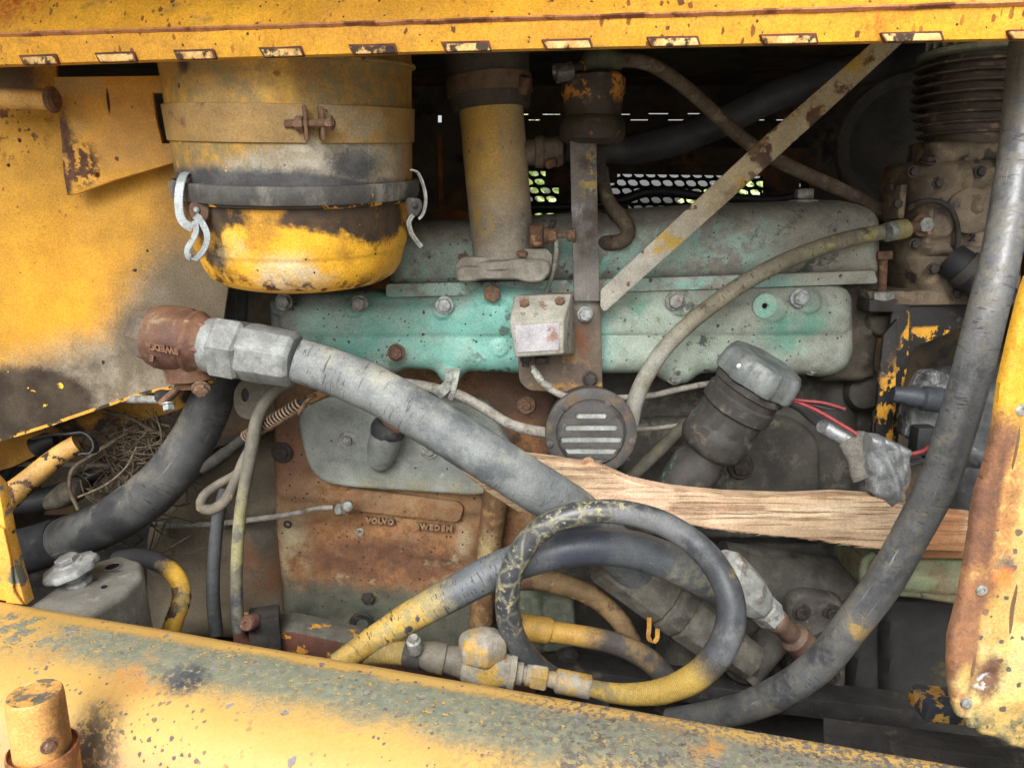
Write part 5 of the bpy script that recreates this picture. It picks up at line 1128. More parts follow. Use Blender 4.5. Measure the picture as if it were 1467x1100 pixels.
for i in range(0, len(bounds), 2):
    ya_, yb_ = bounds[i], bounds[i+1]; left = []; right = []
    for j in range(9):
        y = ya_+(yb_-ya_)*j/8; hw = math.sqrt(max(0, R0**2-(y-cy0)**2)); left.append((847-hw, y)); right.append((847+hw, y))
    pg = left+right[::-1]; pg = [p for n2, p in enumerate(pg) if n2 == 0 or math.dist(p, pg[n2-1]) > .5]
    if math.dist(pg[0], pg[-1]) < .5: pg.pop()
    part('grille_bar', plate(pg, yh-.006, .003, .0006), m_horn, T)
for (y, h) in slots_:     # solid cheeks closing each slot at its ends
    for s_ in (-1, 1):
        hw = math.sqrt(R0**2-(y-cy0)**2)
        if hw-h > 2: part('grille_cheek', plate([(847+s_*h, y-4), (847+s_*(h+3), y), (847+s_*h, y+4), (847+s_*hw, y+4), (847+s_*hw, y-4)], yh-.0057, .003, .0004), m_horn, T)
for x, y in ((810, 583), (870, 580), (788, 636), (905, 632)):
    part('screw', M().lathe(P(x, y, yh-.0015), (0, -1, 0), [(5.5*kk, 0), (5.5*kk, .0015), (3*kk, .003), (0, .0032)], 14), m_horn, T)
# oil filler
T = thing('oil_filler', 'black oil filler neck with a lobed grey screw cap, leaning right', 'oil filler', P(985, 690, 1.33))
cc0 = P(1089, 533, 1.20); cb0 = P(975, 700, 1.245); A = (cb0-cc0).normalized(); kk = S(1060, 590, 1.24)
m_neck = mat('greasy black neck', (C(66, 62, 58), C(50, 48, 46), 20), [((C(40, 130, 100), C(60, 120, 96), 40), Mul(Blob(P(1030, 632, 1.21), .028, .02, .02, 24), Nz(24, .48, .52)), .5), (C(50, 120, 96), Mul(Nz(12, .55, .62), Nz(60, .55, .6)), .6), (C(128, 84, 60), Mul(Blob(P(1075, 650, 1.2), .02, .01, .01), Nz(20, .4, .6)), .7), (C(100, 92, 80), Nz(30, .55, .7), .9)], rough=.6, bump=((60, .0008), (300, .0004)))
part('neck', M().lathe(cc0, A, [(48*kk, 0), (48*kk, 18*kk), (51*kk, 20*kk), (51*kk, 28*kk), (48*kk, 30*kk), (47*kk, 40*kk), (50*kk, 43*kk), (50*kk, 62*kk), (46*kk, 66*kk), (45*kk, 92*kk), (48*kk, 96*kk), (48*kk, 122*kk), (44*kk, 130*kk), (34*kk, 136*kk), (33*kk, 150*kk), (36*kk, 156*kk), (36*kk, 215*kk)], 48).rough(.0014, 20), m_neck, T)
m_cap = mat('grey filler cap', (C(116, 121, 120), C(94, 99, 100), 30), [(C(96, 94, 88), Nz(26, .55, .7), .8), (C(156, 160, 158), Nz(50, .62, .74), .5)], rough=.5, metal=.1)
lob = lambda t: .075*(max(0, math.cos(8*t)) ** .5 if math.cos(8*t) > 0 else -.35*(-math.cos(8*t))**.7)
part('screw_cap', M().lathe(cc0, A, [(0, -20*kk), (26*kk, -20*kk), (29*kk, -22*kk), (38*kk, -22*kk), (49*kk, -18*kk), (54*kk, -10*kk), (56*kk, 12*kk), (54*kk, 17*kk), (50*kk, 17*kk)], 120, lobes=lob, caps=False), m_cap, T)
part('cap_screw', M().lathe(P(1059, 525, 1.155), (-.3, -1, .1), [(4*kk, 0), (4*kk, .002), (2*kk, .003), (0, .0032)], 12), M_zinc, T)
# plank
yk = 1.135; pk = lambda x, y: P(x, y, yk)
m_wood = mat('split raw wood', (C(196, 168, 134, .88), C(178, 148, 114, .88), 9, (.35, 1, 2.0)), [
    (C(208, 184, 152, .9), Nz(16, .5, .62, dist=.6, stretch=(.12, 1, 1.6)), .8), ((C(158, 126, 94), C(140, 108, 80), 40), Nz(46, .56, .64, dist=.5, stretch=(.06, 1, 1.3)), .85, -.0008),
    (C(136, 104, 78), Nz(130, .56, .63, stretch=(.04, 1, 1.2)), .9, -.0006), (C(216, 176, 146), Mul(Blob(pk(950, 740), .10, .05, .03), Nz(9, .4, .6)), .8),
    (C(150, 104, 66), Max(Blob(pk(840, 663), .008, .006, .004, 40), Mul(Grad(pk(1300, 760), pk(1335, 760)), Nz(12, .2, .5))), .9)], rough=.8, bump=((300, .0003),))
wo_ = [(648, 664, 4), (700, 662, 4), (745, 652, 6), (800, 659), (834, 664, 4), (846, 659, 4), (856, 666, 4), (905, 688, 10), (960, 700, 20), (1040, 708), (1130, 711), (1200, 708), (1262, 712), (1330, 732), (1400, 738), (1400, 790), (1330, 788), (1254, 786), (1154, 771), (1100, 767), (1020, 757), (930, 740, 20), (850, 726), (800, 730), (742, 733), (700, 706)]
def grain(x, z, X, Z, O):
    out = np.zeros(len(x))
    for i in range(len(x)):
        out[i] = .0016*mnoise.noise(Vector((x[i]*3, 0, (z[i]+x[i]*.09)*120)))+.003*mnoise.noise(Vector((x[i]*5, 3, (z[i]+x[i]*.09)*36)))
    return out
def PLK(m):       # torn fibres standing off the edges
    rs2 = random.Random(11)
    edge = [(760, 654, 800, 660), (860, 668, 905, 688), (905, 688, 960, 700), (960, 700, 1130, 711), (1130, 711, 1262, 712), (930, 740, 1020, 757), (1020, 757, 1154, 771), (1154, 771, 1254, 786), (850, 724, 930, 740), (742, 733, 800, 730)]
    for i in range(90):
        e = rs2.choice(edge); t = rs2.random(); x = e[0]+(e[2]-e[0])*t; y = e[1]+(e[3]-e[1])*t
        p0 = P(x, y, yk-.003); d = (P(e[2], e[3], yk)-P(e[0], e[1], yk)).normalized()*(1 if rs2.random() < .5 else -1)
        up_ = Vector((0, 0, 1 if e[1] < 713 else -1)); L_ = rs2.uniform(.008, .03); h_ = rs2.uniform(.0008, .0022)
        tip = p0+d*L_+up_*h_*rs2.uniform(.6, 2.2)+Vector((0, rs2.uniform(-.004, .001), 0))
        a_ = p0-up_*h_; b_ = p0+up_*h_*.3; c_ = p0+Vector((0, .003, 0))
        m.add([a_, b_, c_, tip], [(0, 1, 3), (1, 2, 3), (2, 0, 3), (0, 2, 1)])
plank = relief(wo_, yk, .006, .004, 3, .0022, .022, fn=grain)
PLK(plank)
solo('wood_plank', plank, m_wood, 'long split plank of raw wood wedged across the engine', 'plank', smooth=60)
# ================================================================ compressor and right side
m_cmp = mat('oily dusty compressor', (C(126, 110, 90), C(98, 86, 72), 16), [(C(140, 122, 96), Mul(Nz(22, .5, .64), Nz(6, .35, .55)), .9), (C(116, 82, 48), Nz(9, .58, .7), .8), (C(52, 46, 42), Nz(14, .56, .66), .6)], rough=.7, bump=((60, .0014), (240, .0006)))
m_fin = mat('dark cooling fins', (C(104, 88, 76), C(80, 70, 62), 20), [(C(140, 120, 100), Nz(30, .56, .68), .9)], rough=.8)
T = thing('air_compressor', 'oily brown air compressor with finned cylinder at the upper right', 'compressor', P(1360, 425, 1.38))
c0 = P(1378, 240, 1.42); kk = S(1378, 200, 1.42)
part('cylinder', M().lathe(c0, (0, 0, 1), [(52*kk, -6*kk), (54*kk, 4*kk), (50*kk, 14*kk), (52*kk, 40*kk), (56*kk, 60*kk), (58*kk, 170*kk)], 48), m_fin, T)
for i in range(8):
    y = 44+i*13.0; r = (62+min(i, 3)*4.0)
    part('cooling_fin', M().lathe(c0, (0, 0, 1), [(54*kk, (y-2)*kk), (r*kk, (y-1.6)*kk), ((r+1.5)*kk, y*kk), (r*kk, (y+1.6)*kk), (54*kk, (y+2)*kk)], 56, caps=False).rough(.0006, 30), m_fin, T)
m_hd = mat('dull head casting', (C(150, 148, 126), C(116, 116, 100), 24), rough=.75)
hd = M().lathe(c0, (0, 0, 1), [(66*kk, 146*kk), (73*kk, 148*kk), (74*kk, 154*kk), (66*kk, 158*kk), (62*kk, 160*kk), (62*kk, 230*kk)], 56); part('head', hd, m_hd, T)
for i in range(16):
    an = math.pi+.08+i*.2; p = c0+Vector((math.cos(an)*66*kk, math.sin(an)*66*kk, 190*kk))
    part('head_rib', M().box(p, 3.4*kk, 16*kk, 70*kk, rot=Matrix.Rotation(an-math.pi/2, 3, 'Z')).bevel(.001), m_hd, T)
part('neck', relief([(1326, 202), (1440, 202), (1442, 240), (1322, 240)], 1.37, .03, .02, 5, .004, .06, amp=.002), m_cmp, T)
co = [(1290, 262, 6), (1298, 234, 8), (1340, 226, 10), (1450, 224), (1450, 440), (1300, 432, 6), (1294, 412, 6), (1280, 372, 6), (1278, 352), (1290, 330), (1290, 312)]
part('crankcase', relief(co, 1.38, .05, .03, 5, .0038, .08, [(1325, 262, 22, .02), (1390, 300, 32, .012, 'flat'), (1350, 300, 24, .018), (1330, 340, 26, .014), (1345, 380, 30, .016), (1388, 345, 34, .02, 'ridge', 1385, 410), (1310, 400, 20, .01), (1400, 250, 26, .012), (1304, 262, 8, .010, 'ridge', 1302, 350), (1300, 356, 7, .010, 'ridge', 1380, 360), (1360, 240, 8, .012, 'ridge', 1366, 300), (1346, 300, 30, .004, 'flat'), (1420, 330, 9, .012, 'ridge', 1420, 420), (1318, 318, 24, .010, 'flat'), (1352, 418, 16, .014)], amp=.004, nsc=26), m_cmp, T)
part('inspection_disc', M().lathe(P(1390, 302, 1.312), (-.1, -1, .1), [(30*kk, -.012), (30*kk, .001), (27*kk, .003), (0, .003)], 36).rough(.0005, 40), m_cmp, T)
tx = text_mesh('2', P(1393, 341, 1.305), (1, 0, .05), (0, 0, 1), .018, .0022, 1, .0003); part('raised_number', tx, M_darkmetal, T)
part('side_flange', M().box(P(1281, 290, 1.36), .012, .06, .058).bevel(.003).rough(.001), m_cmp, T)
bolt(T, 1285, 292, 1.33, 7, M_darkbolt, washer=0); bolt(T, 1276, 270, 1.35, 8, M_darkbolt, washer=0, axis=(-1, -.3, 0))
bolt(T, 1328, 232, 1.335, 9, M_darkbolt, washer=1.3, axis=(0, -.4, 1)); bolt(T, 1336, 385, 1.31, 7, M_darkbolt, washer=1.3)
for x, y in ((1308, 246), (1344, 262), (1404, 246), (1310, 350), (1408, 356), (1370, 420)): bolt(T, x, y, 1.318, 6.5, M_darkbolt, washer=1.35)
part('oil_line', hose([(1300, 300, 1.33, 4), (1316, 290, 1.31, 4), (1340, 288, 1.30, 4), (1362, 300, 1.30, 4), (1372, 330, 1.30, 4), (1370, 372, 1.31, 4)], 10), M_darkmetal, T)
part('base', plate([(1246, 420), (1400, 417), (1400, 434), (1252, 436)], 1.33, .12, .003), m_cmp, T)
part('outlet', hose([(1362, 372, 1.32, 24), (1385, 388, 1.30, 25), (1412, 410, 1.28, 26), (1440, 440, 1.26, 26)], 26), M_rubberdk, T)
part('outlet_clamp', hose([(1379, 383, 1.303, 27.5), (1391, 392, 1.297, 27.5)], 26, amp=0), M_darkmetal, T)
# stud
T = thing('stud_bolt', 'rusty threaded stud with a nut standing left of the compressor', 'bolt', P(1263, 430, 1.33))
sa = P(1263, 424, 1.33); st = P(1266, 362, 1.33); ax = (st-sa).normalized(); L = (st-sa).length
m_ = M(); pr = []; nth = 16
for i in range(nth): pr += [(.0068, L*.12+i*L*.7/nth), (.0080, L*.12+(i+.5)*L*.7/nth)]
part('shank', M().lathe(sa, ax, [(.007, -.01)]+pr+[(.007, L*.84)], 20), M_rust, T)
part('head', M().hexa(sa, ax, .0145, .015, h0=L*.84), M_rust, T, smooth=25)
part('nut', M().hexa(sa, ax, .020, .016, h0=-.008), M_zincdust, T, smooth=25)
part('seat', M().box(P(1256, 436, 1.34), .05, .05, .022).bevel(.003).rough(.0012, 40), M_darkmetal, T)
# curved hose with banjo
m_ch = mat('olive grey hose', (C(128, 122, 102), C(108, 102, 86), 26), [(C(150, 142, 84), Mul(Blob(P(1225, 345, 1.25), .05, .03, .02, 24, (.7, 1, 1.6)), Nz(40, .46, .6)), .7), (C(84, 80, 66), Crack(), .8, -.0004), (C(146, 146, 138), Mul(Grad(P(1000, 450, 1.24), P(940, 520, 1.24), .04), Nz(9, .3, .55)), .8), (C(84, 78, 66), Nz(30, .58, .7), .9)], rough=.75)
T = thing('curved_hose', 'thin olive grey hose sweeping from the compressor down behind the horn', 'hose', P(903, 605, 1.25))
part('hose', hose([(1262, 333, 1.29, 11), (1225, 340, 1.28, 11.5), (1180, 353, 1.265, 12), (1130, 372, 1.25, 12), (1080, 397, 1.24, 12), (1030, 430, 1.235, 12), (985, 466, 1.23, 12), (950, 502, 1.23, 12), (925, 540, 1.23, 12), (910, 575, 1.23, 12), (903, 606, 1.24, 12)], 24), m_ch, T)
part('crimp_sleeve', hose([(1278, 331, 1.295, 14), (1290, 329, 1.30, 14.5), (1300, 327, 1.30, 13), (1303, 326, 1.30, 9)], 24, amp=.02), mat('yellowed sleeve', (C(146, 138, 92), C(130, 120, 78), 40), rough=.6), T)
part('crimp_sleeve', hose([(1270, 333, 1.29, 13.5), (1280, 331, 1.294, 13.5)], 24, amp=.02), M_zincdust, T)
part('banjo', M().lathe(P(1322, 323, 1.315), (0, -1, .1), [(16*kk*.95, -.02), (16*kk*.95, .002), (13*kk, .004), (0, .004)], 28), M_rust, T)
part('neck', hose([(1300, 327, 1.30, 9), (1312, 325, 1.305, 8)], 14), M_rust, T)
bolt(T, 1324, 322, 1.31, 11.5, M_zincdust, washer=0, h=.8)
# dark pulley disc and hoses at the back
solo('drive_pulley', M().lathe(P(1303, 205, 1.75), (-.35, -1, 0), [(.0, .012), (.08, .012), (.11, .0), (.125, -.004), (.150, .012), (.156, .008), (.156, -.04)], 64, caps=False), mat('dusty black disc', (C(96, 92, 86), C(78, 74, 70), 8), rough=.8), 'large dull black disc in the shade behind the compressor', 'pulley')
solo('rear_hose', hose([(800, 214, 1.40, 17), (850, 216, 1.46, 19), (900, 214, 1.5, 21), (960, 202, 1.53, 22), (1030, 176, 1.56, 22), (1100, 142, 1.58, 22), (1170, 116, 1.6, 22), (1260, 90, 1.62, 22), (1340, 60, 1.64, 22)], 24), mat('black rear hose', (C(82, 82, 84), C(62, 62, 64), 12), rough=.5), 'thick black hose rising to the right in the shade at the back', 'hose')
T = thing('pipe_stub', 'stubby dull side outlet with a clamp on the right of the intake pipe', 'outlet', P(780, 235, 1.30))
a = P(748, 219, 1.30); X1 = Vector((1, -.05, .02)).normalized(); kk = S(780, 218, 1.3)
part('stub', M().lathe(a, X1, [(16*kk, 0), (18*kk, 6*kk), (18*kk, 18*kk), (22*kk, 20*kk), (23*kk, 30*kk), (20*kk, 33*kk), (20*kk, 44*kk), (22*kk, 50*kk), (18*kk, 58*kk), (12*kk, 60*kk)], 28).rough(.0015, 40), mat('dull stub', (C(120, 106, 90), C(90, 80, 70), 40), rough=.8), T)
part('clamp_screw', M().lathe(P(790, 234, 1.27), (1, -.3, .3), [(.005, -.01), (.0075, -.008), (.0075, .008), (.004, .010)], 14), M_rust, T)
m_blh = mat('thin black hose', (C(44, 44, 46), C(34, 34, 36), 20), rough=.5)
solo('thin_black_hose', hose([(884, 288, 1.60, 6), (900, 284, 1.60, 7), (925, 276, 1.60, 7), (960, 275, 1.60, 7), (1000, 281, 1.6, 6.5), (1050, 284, 1.6, 6.5), (1110, 286, 1.6, 6), (1150, 278, 1.6, 5)], 16), m_blh, 'thin black hose passing before the far grille at the right of the post', 'hose')
solo('thin_black_hose', hose([(755, 297, 1.60, 5), (790, 297, 1.60, 5.5), (830, 296, 1.60, 5.5), (870, 292, 1.6, 5)], 14), m_blh, 'thin black hose crossing the small grille opening left of the post', 'hose')
# compressor bracket
yb2 = 1.33; cb = lambda x, y: P(x, y, yb2)
m_cb = mat('black and yellow bracket', (C(50, 48, 46), C(38, 37, 37), 16), [
    (C(228, 164, 24), Mul(Max(Blob(cb(1298, 500), .03, .012, .02, 30, (3.0, 1, .45)), Blob(cb(1268, 590), .06, .02, .03, 26, (2.0, 1, .6)), Mul(Blob(cb(1350, 480), .05, .01, .02, 26, (.7, 1, 3.4)))), Nz(44, .49, .52, stretch=(1, 1, .6))), .55, .0002),
    (C(92, 84, 72), Nz(40, .58, .7), .9)], rough=.6)
T = thing('compressor_bracket', 'black bracket with chipped yellow edges holding the compressor', 'bracket', P(1270, 630, yb2))
part('upright', plate([(1281, 436), (1302, 436), (1300, 520), (1292, 560), (1284, 650), (1262, 650), (1268, 540), (1275, 480)], yb2, .012, .002), m_cb, T)
part('side_flange', plate([(1268, 480), (1284, 462), (1282, 560), (1276, 650), (1254, 650), (1260, 560)], yb2-.02, .010, .002), m_cb, T)
part('gusset', plate([(1296, 434), (1400, 434), (1400, 462), (1383, 464), (1345, 482), (1310, 496), (1300, 520), (1294, 510)], yb2+.012, .010, .002), m_cb, T)
# scratched grey unit behind the right hose
m_alt = mat('scratched alloy', (C(118, 120, 120), C(92, 94, 94), 40), [(C(170, 172, 172), Nz(60, .56, .66, dist=1.5, stretch=(1, 1, .3)), .4), (C(60, 60, 60), Nz(16, .55, .66), .8)], rough=.55, metal=.2)
T = thing('starter_unit', 'scratched grey alloy unit with ribbed body behind the big right hose', 'alternator', P(1370, 725, 1.25))
part('ear_bracket', relief([(1296, 625), (1300, 590), (1314, 556, 10), (1326, 534, 10), (1352, 532, 10), (1372, 545), (1365, 640), (1330, 645)], 1.24, .01, .008, 4, .003, .03, [(1341, 542, 11, -.014, 'pit')], amp=.0015, nsc=40), m_alt, T)
part('sleeve', M().lathe(P(1278, 564, 1.21), (P(1350, 574, 1.20)-P(1278, 564, 1.21)), [(.012, 0), (.014, .003), (.014, .018), (.015, .022), (.017, .026), (.017, .046), (.021, .050), (.021, .085), (.018, .09)], 26).rough(.0006, 50), mat('blue black sleeve', (C(70, 76, 84), C(56, 60, 66), 30), rough=.5), T)
m_bod = mat('dusty black body', (C(72, 74, 76), C(54, 56, 58), 16), [(C(120, 120, 118), Nz(60, .64, .72), .9), (C(96, 98, 98), Nz(9, .54, .68), .8)], rough=.6, bump=((90, .001),))
part('body', relief([(1340, 560), (1372, 534, 10), (1470, 530), (1470, 735), (1350, 735)], 1.27, .06, .04, 8, .005, .06, [(1360, 640, 14, .012, 'ridge', 1460, 640), (1400, 560, 20, .01, 'ridge', 1400, 720)], amp=.003, nsc=30), m_bod, T)
part('connector', M().box(P(1322, 630, 1.215), .035, .03, .05).bevel(.004).rough(.001, 40), M_rubberdk, T)
# taped cable
T = thing('taped_cable', 'cable bundle wrapped in crumpled silver tape hanging before the engine', 'cable', P(1262, 725, 1.15))
yt = 1.17
m_tape = mat('silver tape', (C(150, 153, 154), C(124, 127, 128), 30), [(C(190, 196, 200), Nz(20, .58, .7), .3), (C(104, 104, 102), Nz(30, .56, .68), .7)], rough=.42, metal=.3, bump=((50, .0015), (160, .0006)))
m_tape2 = mat('dusty cloth tape', (C(124, 120, 112), C(104, 100, 94), 120), rough=.9, bump=((400, .0006),))
part('sleeve', hose([(1179, 610, yt+.02, 10), (1182, 612, yt+.02, 12), (1200, 622, yt+.01, 12), (1222, 633, yt, 13)], 22, .003, .03, 60), m_tape, T)
a = P(1220, 628, yt); b = P(1276, 712, yt-.03); A = (b-a).normalized(); L = (b-a).length; kk = S(1240, 660, yt)
def crumple(m, amp, s=30):
    m.rough(amp, s); return m
part('cloth_wrap', crumple(M().lathe(a, A, [(13*kk, -.006), (20*kk, .0), (22*kk, .012), (23*kk, .03), (30*kk, .050), (32*kk, .062), (24*kk, .064)], 28, ell=.6, ref=(1, 0, .3)), .0015), m_tape2, T)
tp = [(1244, 622, 2), (1262, 624, 2), (1306, 645, 3), (1302, 668), (1290, 700), (1275, 727, 2), (1262, 716), (1246, 705), (1240, 670)]
def crum(x, z, X, Z, O):
    return np.array([.006*mnoise.noise(Vector((a_*28, b_*28, 1)))+.008*abs(mnoise.noise(Vector((a_*45+b_*20, b_*16, 4))))*2-.006*abs(math.sin((a_+b_*.45)*40))+.002*abs(math.sin((b_-a_*.7)*70)) for a_, b_ in zip(x, z)])
part('silver_wrap', relief(tp, yt-.034, .012, .010, 2, .0025, .012, fn=crum), m_tape, T, smooth=30)
part('tail', relief([(1262, 660), (1304, 655), (1308, 680, 4), (1292, 716, 4), (1275, 727), (1268, 700)], yt-.020, .006, .006, 2, .003, .01, fn=crum), m_tape2, T, smooth=60)
m_red = mat('red wire', (C(168, 52, 58, .8), C(140, 52, 54, .8), 120), rough=.55, bump=(), vary=.1); m_blkw = mat('black wire', C(52, 50, 52), rough=.5, bump=(), vary=.06); m_grn = mat('green wire', C(70, 110, 72), rough=.5, bump=(), vary=.06)
solo('red_wire', hose([(1128, 571, 1.20, 2.2), (1150, 574, 1.19, 2.2), (1180, 577, 1.18, 2.2), (1211, 586, 1.17, 2.2)], 8, amp=0), m_red, 'thin red wire with a free end right of the filler cap', 'wire')
solo('red_wire', hose([(1128, 572, 1.205, 2.8), (1150, 579, 1.19, 2.8), (1178, 592, 1.18, 3), (1205, 608, 1.165, 3), (1228, 622, 1.15, 3)], 8, amp=0), m_red, 'thicker red wire running into the silver tape', 'wire')
solo('red_wire', hose([(1290, 648, 1.15, 3), (1306, 650, 1.14, 3.2), (1322, 646, 1.14, 3), (1330, 640, 1.15, 3)], 8, amp=0), m_red, 'short red wire end showing right of the silver tape', 'wire')
solo('black_wire', hose([(1130, 572, 1.21, 2.4), (1160, 579, 1.195, 2.2), (1190, 586, 1.185, 2.2), (1211, 588, 1.18, 2.2)], 8, amp=0), m_blkw, 'thin black wire beside the free red one', 'wire')
solo('black_wire', hose([(1280, 655, 1.17, 5), (1300, 665, 1.16, 5), (1320, 660, 1.17, 5), (1335, 670, 1.18, 5)], 8, amp=0), m_blkw, 'black wire curl behind the end of the silver tape', 'wire')
solo('green_wire', hose([(1145, 577, 1.20, 1.6), (1175, 592, 1.19, 1.6), (1205, 607, 1.18, 1.6)], 8, amp=0), m_grn, 'thin green wire pointing at the silver sleeve', 'wire')
solo('grey_lead', hose([(1120, 572, 1.24, 6), (1145, 584, 1.23, 6), (1165, 600, 1.22, 6.5), (1185, 614, 1.20, 7)], 12), M_rubber, 'grey lead between the filler cap and the silver sleeve', 'cable')
# big right hose
m_rh = mat('scuffed black hose', (C(108, 110, 112), C(88, 90, 92), 9), [
    ((C(116, 113, 104), C(102, 100, 93), 30), Mul(Nz(22, .46, .60), Nz(90, .38, .58)), .8), (C(112, 108, 98), Mul(Nz(6, .45, .6), Nz(60, .4, .6)), .7), (C(118, 114, 98), Mul(Nz(18, .54, .66), Nz(90, .45, .6)), .8), (C(166, 138, 76), Mul(Blob(P(1225, 905, .9), .022, .02, .02), Nz(30, .46, .56)), .8),
    (C(76, 79, 83), Mul(Nz(12, .54, .64), Nz(60, .4, .54)), .35), (C(150, 150, 148), Scuff(), .8), (C(72, 74, 77), Crack(), .8, -.0003)], rough=.36, spec=.7, bump=((30, .0006), (300, .0002)))
solo('big_black_hose', hose([(1478, 20, .93, 24.8), (1470, 100, .92, 24.9), (1460, 200, .90, 25.0), (1448, 290, .88, 25.9), (1431, 380, .86, 26.1), (1411, 460, .85, 26.3), (1391, 540, .85, 26.1), (1367, 620, .85, 25.9), (1344, 690, .86, 25.7), (1305, 765, .88, 25.2), (1265, 835, .90, 25.1), (1220, 895, .93, 24.7), (1180, 945, .96, 24.0), (1130, 984, 1.0, 23.5), (1080, 1008, 1.04, 22.0), (1030, 1022, 1.08, 20.4), (960, 1034, 1.12, 18.8)], 40, .007, .02, 12), m_rh, 'big scuffed black hose sweeping down the right side in front of everything', 'hose')
# second hose with fittings
p2 = P(535, 910, 1.05)
m_h2 = mat('grey hose with yellow end', (C(98, 102, 106), C(78, 82, 86), 10), [
    ((C(206, 170, 76, .85), C(188, 152, 68, .82), 20), Mul(Grad(P(650, 850, 1.05), P(600, 872, 1.04), .05, 22)), .55), (C(150, 136, 90), Mul(Grad(P(700, 820, 1.05), P(640, 860, 1.04), .05, 22), Nz(30, .5, .6)), .7),
    (C(128, 126, 108), Mul(Nz(9, .5, .62), Nz(40, .4, .6)), .8), (C(62, 64, 66), Crack(), .8, -.0005), (C(150, 150, 140), Scuff(), .9), (C(60, 64, 74), Mul(Blob(P(835, 785, 1.05), .05, .02, .02), Nz(6, .4, .55)), .4), ((C(56, 58, 70), C(70, 72, 84), 60), Max(Blob(P(586, 905, 1.0), .010, .001, .006, 60, (1.2, 1, 1)), Blob(P(597, 890, 1.0), .010, .001, .006, 60, (1.6, 1, .8))), .6, -.0003)], rough=.5, bump=((30, .0008), (300, .0002)))
T = thing('yellow_ended_hose', 'thick hose with yellow painted lower end arching across to the pump', 'hose', P(520, 945, 1.0))
part('hose', hose([(480, 950, 1.0, 14), (510, 932, 1.01, 17), (545, 910, 1.02, 20), (590, 882, 1.03, 22.5), (645, 852, 1.04, 24), (705, 820, 1.05, 25.5), (770, 795, 1.055, 26.5), (840, 783, 1.06, 27), (905, 787, 1.07, 27), (960, 805, 1.08, 27), (1005, 827, 1.10, 27), (1040, 845, 1.12, 26)], 36, .006, .02, 14), m_h2, T)
a = P(1040, 822, 1.13); b = P(1172, 944, 1.18); A = (b-a).normalized(); kk = S(1090, 870, 1.15)
m_f2 = mat('dusty alloy fitting', (C(166, 168, 164), C(140, 142, 138), 40), [(C(110, 104, 94), Nz(26, .54, .68), .85), (C(140, 104, 84), Mul(Nz(16, .60, .68)), .9)], rough=.6, metal=.1)
part('ferrule', M().lathe(a, A, [(30*kk, -16*kk), (34*kk, -8*kk), (34*kk, 4*kk), (33*kk, 40*kk), (28*kk, 66*kk), (24*kk, 78*kk), (18*kk, 84*kk)], 10).bevel(.0012), m_f2, T, smooth=25)
part('nut', M().hexa(a, A, 22*kk, 26*kk, h0=86*kk), m_f2, T, smooth=25)
part('adaptor', M().lathe(a, A, [(16*kk, 110*kk), (18*kk, 114*kk), (18*kk, 126*kk), (15*kk, 130*kk), (15*kk, 160*kk), (22*kk, 166*kk), (22*kk, 190*kk)], 28), mat('coppery adaptor', (C(140, 110, 92), C(110, 90, 78), 40), rough=.6, metal=.2), T)
# looped hose
lp = [(846, 985, .98, 12), (875, 992, .965, 14), (915, 994, .95, 16), (955, 988, .94, 18), (995, 970, .93, 20), (1026, 940, .93, 21), (1045, 900, .935, 21.5), (1046, 858, .945, 20.5), (1028, 815, .96, 19.5), (995, 778, .97, 18.5), (950, 750, .98, 18), (900, 735, .985, 17.5), (850, 733, .985, 17.5), (800, 744, .985, 17.5), (762, 770, .99, 17.5), (737, 808, .99, 17.5), (727, 850, .99, 17.5), (730, 892, 1.0, 17.5), (745, 928, 1.01, 17.5), (772, 958, 1.03, 17), (810, 982, 1.06, 17), (860, 1003, 1.10, 17)]
cl = lambda x, y: P(x, y, .97)
# yellow only on the lower run: limit by height as well
m_lp2 = mat('looped hose yellow run', (C(214, 178, 76, .82), C(198, 162, 68, .8), 16), [
    ((C(70, 76, 86), C(56, 60, 68), 20), Grad(P(990, 975, .93), P(1022, 948, .93), .012, 26), .4), (C(150, 124, 66), Mul(UVband(110, .7, .95, 1, 3), Nz(9, .3, .6)), .7, -.0003), (C(128, 116, 84), Mul(Inv(Grad(P(850, 985, .97), P(930, 990, .95))), Nz(60, .42, .55)), .8)], rough=.5, bump=((60, .0004),))
def net(g):      # worn pale net of lines between dark cells, running round the hose
    mp = g.n('ShaderNodeMapping'); g.L(g.tc.outputs['UV'], mp.inputs[0]); mp.inputs['Scale'].default_value = (5, 34, 1); mp.inputs['Rotation'].default_value = (0, 0, .12)
    vo = g.n('ShaderNodeTexVoronoi'); vo.feature = 'DISTANCE_TO_EDGE'; vo.inputs['Scale'].default_value = 1; g.L(mp.outputs[0], vo.inputs['Vector'])
    return g.math('MULTIPLY', g.mapr(vo.outputs['Distance'], .14, .0), .5)
T = thing('looped_hose', 'black and yellow hose coiled into one big loop at the front', 'hose', P(880, 1010, .95))
pp_, rr_ = crom(pxpath(lp), .006)
cut = min(range(len(pp_)), key=lambda i: (pp_[i]-P(1026, 940, .93)).length)
part('hose', M().tube(pp_[cut:], rr_[cut:], 34, .015, 20), mat('looped black hose run', (C(72, 75, 80), C(56, 58, 62), 14), [
    ((C(162, 156, 122), C(130, 126, 104), 60), Mul(Blob(cl(800, 800), .135, .03, .03), net, Nz(90, .30, .5)), .7),
    (C(150, 142, 104), Mul(Blob(cl(800, 800), .16, .03, .03), Nz(120, .56, .62)), .8),
    (C(180, 164, 70), Mul(Blob(cl(1035, 822), .022, .02, .02, 20), Nz(20, .42, .56)), .7), (C(100, 102, 104), Nz(9, .5, .66), .7)], rough=.36, spec=.6, bump=((60, .0004), (400, .0001))), T)
